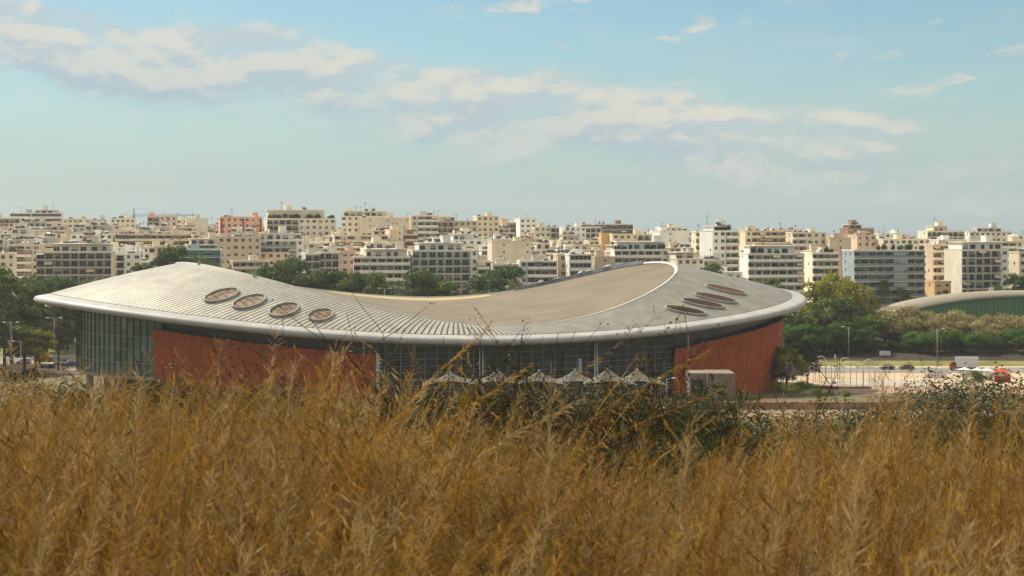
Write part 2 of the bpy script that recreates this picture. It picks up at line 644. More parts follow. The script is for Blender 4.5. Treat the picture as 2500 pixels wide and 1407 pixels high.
def build_hall_roof():
    # underlay over the whole skirt
    mb = MB()
    N = 240
    mb.grid([[skirt(2 * math.pi * i / N, t / 8, -0.16) for t in range(9)] for i in range(N + 1)])
    mb.build('roof_underlay', M_JOINT, HALL, True, HO)
    # seamed panels, one object each, over the part that can be seen
    edges = []
    p = -188.0
    while p < -4.0:
        edges.append(p)
        w = 0.86 if p < -104 else (0.86 - (p + 104) / 24 * 0.36 if p < -80 else 0.50)
        p += w
    for i in range(len(edges) - 1):
        a, b = R(edges[i]), R(edges[i + 1])
        wd = (b - a)
        g = 0.26 if edges[i] < -100 else 0.40
        a2, b2 = a + wd * g / 2, b - wd * g / 2
        mb = MB()
        ts = [k / 6 for k in range(7)]
        A = [skirt(a2, t) for t in ts]
        B = [skirt(b2, t) for t in ts]
        dn = Vector((0, 0, 0.14))
        mb.grid([[x - dn for x in A], A, B, [x - dn for x in B]])
        mb.build('roof_panel', M_ZINC, HALL, False, HO)
    # the far half in one sheet
    mb = MB()
    n = 110
    for i in range(n):
        a = R(-4 + 176 * i / n) + 0.002
        b = R(-4 + 176 * (i + 1) / n) - 0.002
        mb.grid([[skirt(a, t / 6) for t in range(7)], [skirt(b, t / 6) for t in range(7)]])
    tag(mb.build('rear_roof_sheet', M_ZINC, HALL, False, HO), kind='stuff')
    # fascia: rounded edge beam in segments
    prof = [(-3.25, 1.22), (-0.75, 0.86), (-0.25, 0.72), (0.12, 0.44), (0.28, 0.12), (0.28, -0.16), (0.12, -0.44), (-0.25, -0.64), (-0.9, -0.8)]
    nseg, sub = 96, 3
    for k in range(nseg):
        a = 2 * math.pi * k / nseg
        da = 2 * math.pi / nseg
        mb = MB()
        rows = []
        for j in range(sub + 1):
            ph = a + 0.00003 + (da - 0.00006) * j / sub
            z = rim_z(ph)
            rows.append([(*ept(RIM, ph, o), z + h) for o, h in prof])
        mb.grid(rows)
        mb.build('fascia_panel', M_FASCIA, HALL, True, HO)
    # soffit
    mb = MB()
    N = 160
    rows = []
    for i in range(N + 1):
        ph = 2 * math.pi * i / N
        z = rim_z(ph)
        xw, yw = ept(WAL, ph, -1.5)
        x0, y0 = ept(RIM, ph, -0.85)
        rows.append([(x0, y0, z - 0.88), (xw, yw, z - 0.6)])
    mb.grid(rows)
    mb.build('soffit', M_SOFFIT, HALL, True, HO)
    # sagging central roof, ruled across the short way
    (cx, cy), a, b = RDG
    nu, nv = 90, 26
    rows = []
    for i in range(nu + 1):
        u = -a * math.cos(math.pi * i / nu)
        ph = math.acos(max(-1, min(1, u / a)))
        hv = b * math.sin(ph)
        zn, zf = ridge_z(-ph), ridge_z(ph)
        row = []
        for j in range(nv + 1):
            s = j / nv
            v = -hv + 2 * hv * s
            z = zn + (zf - zn) * s - 0.22
            row.append((cx + u * CT - v * ST, cy + u * ST + v * CT, z))
        rows.append(row)
    mb = MB()
    mb.grid(rows)
    mb.build('central_roof', M_MEMBRANE, HALL, True, HO)

    def croof(u, s, lift=0.03):
        ph = math.acos(max(-1, min(1, u / a)))
        hv = b * math.sin(ph)
        zn, zf = ridge_z(-ph), ridge_z(ph)
        v = -hv + 2 * hv * s
        return Vector((cx + u * CT - v * ST, cy + u * ST + v * CT, zn + (zf - zn) * s - 0.22 + lift))
    for k in range(1, 22):
        sv = k / 22
        pts = [croof(-a * math.cos(math.pi * i / 60) * 0.985, sv, 0.02) for i in range(61)]
        mb = MB()
        for i in range(60):
            w = Vector((0.09 * ST, -0.09 * CT, 0))
            mb.face([pts[i] - w, pts[i + 1] - w, pts[i + 1] + w, pts[i] + w])
        mb.build('membrane_lap', M_LAP, HALL, True, HO)
    rnd = random.Random(4)
    # pale patch where the covering is gone, ragged along its near edge
    mb = MB()
    n = 46
    rows = []
    for i in range(n + 1):
        u = -14 + 42 * i / n
        e = 0.925 - 0.075 * math.sin(math.pi * i / n) + (0.012 * rnd.random() if i % 2 else 0)
        rows.append([croof(u, e, 0.05), croof(u, (e + 0.995) / 2, 0.05), croof(u, 0.995, 0.05)])
    mb.grid(rows)
    mb.build('pale_roof_patch', M_PATCH, HALL, False, HO)
    for (u, s, L) in ((-8, 0.74, 2.4), (-2, 0.80, 1.6), (12, 0.76, 2.2), (16, 0.80, 3.0), (33, 0.62, 1.6), (4, 0.7, 1.2)):
        mb = MB()
        p0, p1 = croof(u, s, 0.07), croof(u + L, s + 0.004, 0.07)
        p2, p3 = croof(u + L * 0.9, s + 0.012, 0.07), croof(u, s + 0.008, 0.07)
        mb.face([p0, p1, p2, p3])
        mb.build('pale_roof_scar', M_PATCH, HALL, False, HO)
    # ridge trims
    def trim(name, p0, p1, w, h, m, n):
        mb = MB()
        rows = []
        for i in range(n + 1):
            ph = R(p0 + (p1 - p0) * i / n)
            z = ridge_z(ph)
            r = []
            for o, hh in ((w * 1.5, -0.25), (w * 0.7, h), (-w * 0.7, h), (-w * 1.2, -0.25)):
                x, y = ept(RDG, ph, o)
                r.append((x, y, z + hh))
            rows.append(r)
        mb.grid(rows)
        for r in (rows[0], rows[-1]):
            mb.face(r)
        mb.build(name, m, HALL, False, HO)
    trim('ridge_cap', -200, 10, 0.26, 0.16, M_CAP, 120)
    trim('rear_upstand', 10, 54, 0.5, 0.7, M_UPSTAND, 40)
    trim('ridge_cap', 54.1, 159.9, 0.26, 0.10, M_CAP, 60)
    trim('rear_upstand', -28, 9.9, 0.42, 0.22, M_CAP, 30)
    # loose flashing along the far edge
    for (ph, L, tilt) in ((24, 3.2, 0.9), (31, 2.2, 0.6), (34, 1.5, 1.0), (41, 2.6, 0.5), (46, 1.8, 0.8)):
        x, y = ept(RDG, R(ph), -0.55)
        x2, y2 = ept(RDG, R(ph + L), -0.55)
        z, z2 = ridge_z(R(ph)) + 0.7, ridge_z(R(ph + L)) + 0.7
        x3, y3 = ept(RDG, R(ph + L * 0.6), 0.4)
        mb = MB()
        mb.face([(x, y, z), (x2, y2, z2), (x3, y3, z2 + tilt), (x + 0.4, y + 0.5, z + tilt * 0.4)])
        mb.face([(x, y, z - 0.05), (x2, y2, z2 - 0.05), (x3, y3, z2 + tilt - 0.05), (x + 0.4, y + 0.5, z + tilt * 0.4 - 0.05)])
        mb.build('loose_flashing', M_UPSTAND, HALL, False, HO)
    # lightning rods
    for px, ytop, ybase in ((487, 606, 641), (622, 588, 677)):
        Y, ph = ehit(RDG, px)
        x, y = ept(RDG, ph)
        z = ridge_z(ph)
        mb = MB()
        mb.tube([(x, y, z - 0.2), (x, y, ZZ(ytop, y))], 0.06, 0.04, 6)
        mb.box(x - 0.35, x + 0.35, y - 0.35, y + 0.35, z, z + 0.6)
        mb.build('lightning_rod', M_STEEL, HALL, False, HO)


def build_oculi():
    # oval roof openings: image centre on the skirt, half width/height along the seam and across it
    def find(px, py):
        best = None
        for i in range(-186, -6):
            for t in range(5, 98, 3):
                q = skirt(R(i), t / 100)
                x = 1250 + F * q.x / q.y
                y = YH + F * (ZC - q.z) / q.y
                e = (x - px) ** 2 + (y - py) ** 2
                if best is None or e < best[0]:
                    best = (e, R(i), t / 100)
        return best[1], best[2]
    left = [(540, 725, 3.9, 2.2), (612, 739, 3.8, 2.2), (694, 757, 3.5, 2.2), (783, 774, 3.0, 2.1)]
    right = [(1676, 761, 4.5, 2.0), (1716, 743, 4.8, 2.0), (1748, 727, 4.9, 2.0), (1771, 711, 4.9, 1.9)]
    for side, lst in ((0, left), (1, right)):
        for k, (px, py, ha, hb) in enumerate(lst):
            ph, t = find(px, py)
            c = skirt(ph, t)
            du = (skirt(ph, t + 0.05) - skirt(ph, t - 0.05)).normalized()
            dv = (skirt(ph + 0.02, t) - skirt(ph - 0.02, t)).normalized()
            nn = du.cross(dv).normalized()
            if nn.z < 0:
                nn = -nn
            dv = nn.cross(du).normalized()
            n = 36

            def ring(r, h):
                return [c + du * ((ha + r) * math.cos(2 * math.pi * i / n)) + dv * ((hb + r) * math.sin(2 * math.pi * i / n)) + nn * h for i in range(n)]
            mb = MB()
            rows = [ring(0.20, -0.35), ring(0.20, 0.34), ring(0.12, 0.44), ring(-0.12, 0.44), ring(-0.20, 0.34), ring(-0.20, -0.1)]
            mb.grid(rows, close=True)
            cur = mb.build('roof_opening', M_CURB, HALL, True, HO)
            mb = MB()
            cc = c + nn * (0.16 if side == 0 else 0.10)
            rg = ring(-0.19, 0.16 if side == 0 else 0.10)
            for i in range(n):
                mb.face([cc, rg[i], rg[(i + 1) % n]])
            mb.build('opening_cover' if side == 0 else 'opening_shaft', M_RUST if side == 0 else M_SHAFT_SHADE, cur, False, HO)  # slatted openings get a flat near-black disc standing in for inner shade
            if side == 0:
                # boards with a joint across
                m2 = MB()
                for q in (-0.35, 0.1, 0.5):
                    x = ha * q
                    hw = hb * math.sqrt(max(0, 1 - q * q)) - 0.35
                    m2.bar(c + du * x - dv * hw + nn * 0.2, c + du * x + dv * hw + nn * 0.2, 0.10, 0.06)
                m2.build('cover_joint', M_JOINT, cur, False, HO)
            else:
                ns = 20
                for i in range(ns):
                    q = -0.95 + 1.9 * i / (ns - 1)
                    hw = hb * math.sqrt(max(0.01, 1 - q * q)) - 0.3
                    if hw < 0.25:
                        continue
                    m2 = MB()
                    x = ha * q
                    m2.bar(c + du * x - dv * hw + nn * 0.28, c + du * x + dv * hw + nn * 0.28, 0.10, 0.34, up=nn)
                    m2.build('slat', M_RUSTSLAT, cur, False, HO)


def build_hall_walls():
    Yl, phL = ehit(WAL, 386)
    phL0 = R(-215)
    # ---- glazed bay on columns
    z0g = 9.0
    a0 = R(-180) - R(34)
    a1 = phL + R(1.0)
    cols = []
    ph = a1
    while ph > a0:
        cols.append(ph)
        x, y = ept(WAL, ph)
        x2, y2 = ept(WAL, ph - 0.01)
        ph -= 0.01 * 1.95 / math.hypot(x2 - x, y2 - y)
    rnd = random.Random(8)
    grid = MB()
    for i in range(len(cols) - 1):
        pa, pb = cols[i], cols[i + 1]
        xa, ya = ept(WAL, pa)
        xb, yb = ept(WAL, pb)
        zt = min(rim_z(pa), rim_z(pb)) - 0.7
        rows = [z0g + 2.75 * k for k in range(12)]
        rows = [z for z in rows if z < zt - 0.3] + [zt]
        for k in range(len(rows) - 1):
            mb = MB()
            e = [rnd.uniform(-0.012, 0.012) for _ in range(4)]
            fa, fb = 0.03, 0.97
            A = Vector((xa + (xb - xa) * fa, ya + (yb - ya) * fa, 0))
            B = Vector((xa + (xb - xa) * fb, ya + (yb - ya) * fb, 0))
            n = Vector((B.y - A.y, A.x - B.x, 0)).normalized()
            z1, z2 = rows[k] + 0.05, rows[k + 1] - 0.05
            mb.face([A + n * e[0] + Vector((0, 0, z1)), B + n * e[1] + Vector((0, 0, z1)), B + n * e[2] + Vector((0, 0, z2)), A + n * e[3] + Vector((0, 0, z2))])
            mb.build('glass_pane', M_GLASSG, HALL, False, HO)
            if k:
                xo, yo = ept(WAL, pa, 0.06)
                xp, yp = ept(WAL, pb, 0.06)
                grid.bar((xo, yo, rows[k]), (xp, yp, rows[k]), 0.14, 0.12)
        xo, yo = ept(WAL, pa, 0.14)
        grid.bar((xo, yo, z0g), (xo, yo, zt), 0.14, 0.18, 1)
    grid.build('mullion_grid', [M_MULL, M_MULLD], HALL, False, HO)
    # floor, back wall and underside of the bay
    mb = MB()
    rows = []
    for i in range(40):
        ph = a1 + (a0 - a1) * i / 39
        rows.append([(*ept(WAL, ph, 0.25), z0g - 0.02), (*ept(WAL, ph, -9), z0g - 0.02)])
    mb.grid(rows)
    mb.grid([[(x, y, z - 0.7) for x, y, z in r] for r in rows])
    mb.grid([[(*ept(WAL, a1 + (a0 - a1) * i / 39, 0.25), z) for z in (z0g - 0.7, z0g - 0.02)] for i in range(40)])
    mb.build('bay_floor', M_CONC, HALL, False, HO)
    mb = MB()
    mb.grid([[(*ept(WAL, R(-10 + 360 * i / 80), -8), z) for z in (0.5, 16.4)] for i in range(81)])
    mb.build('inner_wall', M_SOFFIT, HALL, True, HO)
    for px, off in ((203, -1.5), (236, -2.5), (262, -3.0), (330, -2.5)):
        Y, ph = ehit(WAL, px)
        x, y = ept(WAL, ph, off)
        mb = MB()
        mb.tube([(x, y, tz(x, y) - 0.5), (x, y, z0g - 0.3)], 0.75, n=14)
        mb.build('column', M_CONC, HALL, True, HO)

    # ---- brick walls leaning outwards
    BR = (WAL[0], WAL[1] + 0.5, WAL[2] + 0.5)

    def brick(px0, px1, tops, extra=None):
        Ya, pa = ehit(BR, px0)
        Yb, pb = ehit(BR, px1)
        if extra is not None:
            pb = extra
        tp = []
        for px, py in tops:
            Y, p = ehit(BR, px)
            tp.append((p, ZZ(py, Y - 1.2)))
        tp.sort()
        tph = [p for p, z in tp]
        tzz = [z for p, z in tp]
        n = 48
        outer, inner = [], []
        mb = MB()
        for i in range(n + 1):
            p = pa + (pb - pa) * i / n
            zt = float(np.interp(p, tph, tzz))
            if p > tph[-1]:
                zt = tzz[-1] + (p - tph[-1]) * 3.0
            zb = 0.0
            ro, ri = [], []
            for k in range(9):
                z = zb + (zt - zb) * k / 8
                lean = 0.09 * z - 0.6
                ro.append((*ept(BR, p, lean), z))
                ri.append((*ept(BR, p, lean - 0.5), z))
            outer.append(ro)
            inner.append(ri)
        mb.grid(outer)
        mb.grid(inner)
        mb.grid([[o[-1], i_[-1]] for o, i_ in zip(outer, inner)])
        for e in (0, -1):
            mb.grid([outer[e], inner[e]])
        bw = mb.build('brick_wall', M_BRICK, HALL, False, HO)
        nj = 9 if extra is None else 12
        for j in range(1, nj):
            i = int(n * j / nj)
            m2 = MB()
            for k in range(8):
                a_, b_ = Vector(outer[i][k]), Vector(outer[i][k + 1])
                nv = (a_ - Vector(inner[i][k])).normalized() * 0.012
                m2.bar(a_ + nv, b_ + nv, 0.10, 0.03)
            m2.build('wall_joint', M_JOINT, bw, False, HO)
        return bw, pa, pb
    _, l0, l1 = brick(380, 918, [(380, 803), (620, 838), (918, 868)])
    _, r0, r1 = brick(1645, 1888, [(1645, 853), (1760, 825), (1880, 791)], extra=R(35))
    # dark clerestory band behind and above the brick
    mb = MB()
    for (a, b) in ((l0 - 0.01, l1 + 0.02), (r0 - 0.02, r1)):
        n = 40
        mb = MB()
        mb.grid([[(*ept(WAL, a + (b - a) * i / n, -0.8), z) for z in (6.0, rim_z(a + (b - a) * i / n) - 0.5)] for i in range(n + 1)])
        mb.build('clerestory', M_CLERE, HALL, True, HO)
    # rear wall, plain
    mb = MB()
    mb.grid([[(*ept(WAL, R(36 + 110 * i / 40), 0), z) for z in (0.0, rim_z(R(36 + 110 * i / 40)) - 0.6)] for i in range(41)])
    mb.build('rear_wall', M_CONC, HALL, True, HO)
    # ---- front glazing between the brick walls
    n = 27
    rows = [5.2 + 1.32 * k for k in range(10)]
    grid = MB()
    low = MB()
    for i in range(n):
        pa = l1 + (r0 - l1) * i / n
        pb = l1 + (r0 - l1) * (i + 1) / n
        xa, ya = ept(WAL, pa)
        xb, yb = ept(WAL, pb)
        zt = min(rim_z(pa), rim_z(pb)) - 0.55
        rr = [z for z in rows if z < zt - 0.4] + [zt]
        A = Vector((xa + (xb - xa) * .015, ya + (yb - ya) * .015, 0))
        B = Vector((xa + (xb - xa) * .985, ya + (yb - ya) * .985, 0))
        nn = Vector((B.y - A.y, A.x - B.x, 0)).normalized()
        for k in range(len(rr) - 1):
            e = [rnd.uniform(-0.04, 0.04) for _ in range(4)]
            mb = MB()
            z1, z2 = Vector((0, 0, rr[k] + 0.03)), Vector((0, 0, rr[k + 1] - 0.03))
            mb.face([A + nn * e[0] + z1, B + nn * e[1] + z1, B + nn * e[2] + z2, A + nn * e[3] + z2])
            mb.build('window_pane', M_GLASSD, HALL, False, HO)
            xo, yo = ept(WAL, pa, 0.06)
            xp, yp = ept(WAL, pb, 0.06)
            grid.bar((xo, yo, rr[k]), (xp, yp, rr[k]), 0.08, 0.08)
        low.face([A + Vector((0, 0, 0.5)), B + Vector((0, 0, 0.5)), B + Vector((0, 0, 5.15)), A + Vector((0, 0, 5.15))])
        xo, yo = ept(WAL, pa, 0.07)
        grid.bar((xo, yo, 0.5), (xo, yo, zt), 0.10, 0.12)
    grid.build('mullion_grid', M_MULL, HALL, False, HO)
    low.build('lower_glazing', M_GLASSD, HALL, False, HO)
    # bracing behind the glass
    br = MB()
    m = 9
    for i in range(m):
        pa = l1 + (r0 - l1) * (i + 0.1) / m
        pm = l1 + (r0 - l1) * (i + 0.5) / m
        pb = l1 + (r0 - l1) * (i + 0.9) / m
        zt = rim_z(pm) - 1.2
        A, Mi, B = [Vector((*ept(WAL, p, -1.1), 0)) for p in (pa, pm, pb)]
        br.bar(A + Vector((0, 0, zt)), Mi + Vector((0, 0, zt - 2.7)), 0.16)
        br.bar(B + Vector((0, 0, zt)), Mi + Vector((0, 0, zt - 2.7)), 0.16)
        br.bar(A + Vector((0, 0, zt - 2.7)), B + Vector((0, 0, zt - 2.7)), 0.12)
    br.build('roof_bracing', M_WHITE, HALL, False, HO)
    # hanging white blinds
    for px, w in ((1335, 2.2), (1405, 3.0)):
        Y, p = ehit(WAL, px)
        x, y = ept(WAL, p, -0.35)
        mb = MB()
        mb.box(x - w / 2, x + w / 2, y, y + 0.05, 9.6, 12.6)
        mb.build('blind', M_WHITE, HALL, False, HO)
    # white columns and struts
    for px, r in ((1168, 0.16), (1176, 0.16), (1447, 0.16), (1453, 0.16)):
        Y, p = ehit(WAL, px)
        x, y = ept(WAL, p, 0.9)
        mb = MB()
        mb.tube([(x, y, 0.5), (x, y, rim_z(p) - 0.65)], r, n=10)
        mb.build('white_column', M_WHITE, HALL, True, HO)
    for px in (888, 1667):
        Y, p = ehit(WAL, px)
        x, y = ept(WAL, p, 1.6)
        zb = ZZ(868 if px < 1000 else 850, y)
        mb = MB()
        mb.tube([(x, y, zb - 0.3), (x, y, rim_z(p) - 0.7)], 0.15, n=8)
        mb.build('strut', M_WHITE, HALL, True, HO)
    # white end post with cameras beside the brick
    Y, p = ehit(WAL, 922)
    x, y = ept(WAL, p, 1.2)
    mb = MB()
    mb.box(x - 0.3, x + 0.3, y - 0.2, y + 0.2, 0.5, ZZ(864, y))
    for k in range(4):
        mb.box(x + 0.3, x + 0.75, y - 0.2, y + 0.2, ZZ(880 + 9 * k, y), ZZ(880 + 9 * k, y) + 0.28)
    mb.build('end_post', M_WHITE, HALL, False, HO)
    # service block against the brick
    mb = MB()
    Y = 347.5
    mb.box(XX(1726, Y), XX(1794, Y), Y, Y + 9, 3.0, ZZ(912, Y))
    mb.build('service_block', mat('rendered_block', S(128, 114, 98), rough=0.9, var=0.14, scale=0.6, streak=0.6), HALL, False, HO)
    mb = MB()
    mb.box(XX(1686, Y), XX(1725.5, Y), Y + 1.5, Y + 9, 3.0, ZZ(913, Y))
    mb.build('service_block', mat('rendered_block_grey', S(128, 116, 102), rough=0.9, var=0.12, streak=0.4), HALL, False, HO)
    mb = MB()
    mb.box(XX(1692, Y), XX(1718, Y), Y + 1.44, Y + 1.5, 6.6, 9.2)
    mb.build('service_door', M_CLERE, HALL, False, HO)


build_hall_roof()
build_oculi()
build_hall_walls()

# ------------------------------------------------------------------ the city
WALLC = {
    'cream': S(230, 218, 192), 'white': S(232, 228, 216), 'beige': S(214, 202, 176), 'tan': S(202, 184, 156),
    'grey': S(200, 194, 180), 'salmon': S(224, 172, 150), 'ochre': S(216, 178, 124), 'pink': S(218, 190, 164),
    'yellow': S(228, 212, 176), 'stone': S(212, 204, 184), 'bluegrey': S(166, 178, 178), 'brown': S(150, 122, 98),
}


def wall_mat(c):
    return mat('render_' + c, WALLC[c], rough=0.9, var=0.09, scale=0.25, streak=0.28, rnd=0.06, fine=0.06, fine_scale=2.0)


M_PANE = mat('far_window_glass', (0.022, 0.026, 0.030), rough=0.2, spec=0.5, rnd=0.5)
M_PANEL = mat('roller_shutter', S(176, 166, 144), rough=0.8, rnd=0.15)
M_SHUTB = mat('brown_shutter', S(112, 84, 62), rough=0.8, rnd=0.15)
M_FRAME = mat('window_frame', S(196, 192, 182), rough=0.7)
M_SLAB = mat('balcony_white', S(230, 220, 202), rough=0.85, var=0.1, streak=0.3, rnd=0.06)
M_SLABC = mat('balcony_cream', S(218, 200, 166), rough=0.85, var=0.1, streak=0.3, rnd=0.06)
M_RAIL = mat('dark_railing', (0.045, 0.045, 0.045), rough=0.6)
M_RGLASS = mat('balcony_glass', S(120, 136, 138), rough=0.15, spec=0.6)
M_AWN = [mat('awning_cream', S(196, 180, 148), rough=0.85), mat('awning_green', S(52, 88, 76), rough=0.85), mat('awning_tan', S(164, 128, 92), rough=0.85),
         mat('awning_dark', S(70, 72, 74), rough=0.85)]
M_TANK = mat('tank_metal', (0.62, 0.62, 0.60), rough=0.22, metal=0.7)
M_SOLAR = mat('solar_panel', (0.02, 0.024, 0.034), rough=0.12, spec=0.6)
M_ROOFT = mat('roof_terrace', S(150, 142, 126), rough=0.9, var=0.15, scale=0.4)
M_RED = mat('brick_red_paint', S(150, 62, 50), rough=0.8)
M_PLANT = leaf_mat('planter_leaf', [(0.02, 0.035, 0.01), (0.05, 0.08, 0.02), (0.09, 0.12, 0.03)], 0.3, 0.8)
M_POT = mat('clay_pot', S(150, 100, 72), rough=0.85)


def unit_meshes():
    """shared window, door, roof gear"""
    d = {}

    def win(name, mid, split=True, shut=0.0, shm=2):
        # unit facade element: x -0.5..0.5, z 0..1, y from -0.05 (out) to 0
        b = MB()
        b.box(-0.5, 0.5, -0.03, 0.06, 0, 1, 0)          # surround
        b.box(-0.44, -0.03 if split else 0.44, -0.05, 0.05, 0.05, 0.95, 1)
        if split:
            b.box(0.03, 0.44, -0.05, 0.05, 0.05, 0.95, 1)
        if shut:
            b.box(-0.46, 0.46, -0.08, 0.04, 1 - shut, 0.97, 2)
        return b.mesh(name, [M_FRAME, M_PANE, mid])
    d['win'] = [win('window', M_PANEL), win('window', M_PANEL, True, 0.5), win('window', M_SHUTB, True, 0.85), win('window', M_PANEL, False), win('window', M_PANEL, True, 0.25),
                win('window', M_SHUTB, True, 0.4)]
    b = MB()                                            # solar water heater: panel, tank, stand
    b.face([(-0.9, -0.9, 0.15), (0.9, -0.9, 0.15), (0.9, 0.5, 1.35), (-0.9, 0.5, 1.35)], 0)
    b.face([(-0.9, -0.85, 0.08), (-0.9, 0.55, 1.28), (0.9, 0.55, 1.28), (0.9, -0.85, 0.08)], 2)
    b.tube([(-0.95, 0.6, 1.5), (0.95, 0.6, 1.5)], 0.3, n=10, m=1)
    for x in (-0.8, 0.8):
        b.bar((x, 0.6, 0), (x, 0.6, 1.3), 0.06, m=2)
        b.bar((x, -0.8, 0.1), (x, 0.6, 1.3), 0.06, m=2)
    d['solar'] = b.mesh('solar_heater', [M_SOLAR, M_TANK, M_STEEL])
    b = MB()
    b.tube([(0, 0, 0), (0, 0, 1.0)], 0.045, n=5)
    b.bar((-0.35, 0, 0.98), (0.35, 0, 0.98), 0.05)
    b.bar((0, -0.3, 0.9), (0, 0.3, 0.9), 0.05)
    b.bar((-0.22, 0.1, 0.84), (0.22, 0.1, 0.84), 0.04)
    d['antenna'] = b.mesh('antenna', M_RAIL)
    b = MB()
    b.tube([(0, 0, 0), (0, 0, 1.1)], 0.55, n=12)
    b.tube([(0, 0, 1.1), (0, 0, 1.25)], 0.55, 0.15, n=12)
    d['tank'] = b.mesh('water_tank', M_SLAB, True)
    b = MB()
    b.tube([(0, 0, 0), (0, 0, 0.9)], 0.05, n=5)
    rows = []
    for k in range(4):
        r = 0.55 * k / 3
        rows.append([(r * math.cos(t * math.pi / 5), -0.28 + 0.28 * (k / 3) ** 2 - 0.25 + 0.1, 1.2 + r * math.sin(t * math.pi / 5)) for t in range(10)])
    b.grid(rows, close=True)
    d['dish'] = b.mesh('satellite_dish', M_SLAB)
    b = MB()
    rnd = random.Random(3)
    b.box(-0.5, 0.5, -0.25, 0.25, 0, 0.4, 1)
    for _ in range(150):
        c = Vector((rnd.uniform(-0.6, 0.6), rnd.uniform(-0.4, 0.4), 0.4 + abs(rnd.gauss(0, 0.35))))
        a = Vector((rnd.gauss(0, 1), rnd.gauss(0, 1), rnd.gauss(0, 1))).normalized() * 0.16
        e = Vector((rnd.gauss(0, 1), rnd.gauss(0, 1), rnd.gauss(0, 1))).normalized() * 0.13
        b.face([c - a, c + e, c + a, c - e], 0)
    d['planter'] = b.mesh('planter', [M_PLANT, M_POT])
    return d


UM = unit_meshes()
ENV = np.full(3200, 760.0)           # lowest visible row per photo column (offset 350), filled front to back
LABELS = {}
ALLB = []
WORDS = {'cream': 'cream', 'white': 'white', 'beige': 'beige', 'tan': 'tan', 'grey': 'grey', 'salmon': 'salmon pink', 'ochre': 'ochre orange', 'pink': 'pale pink',
         'yellow': 'pale yellow', 'stone': 'stone grey', 'bluegrey': 'blue-grey', 'brown': 'brown'}


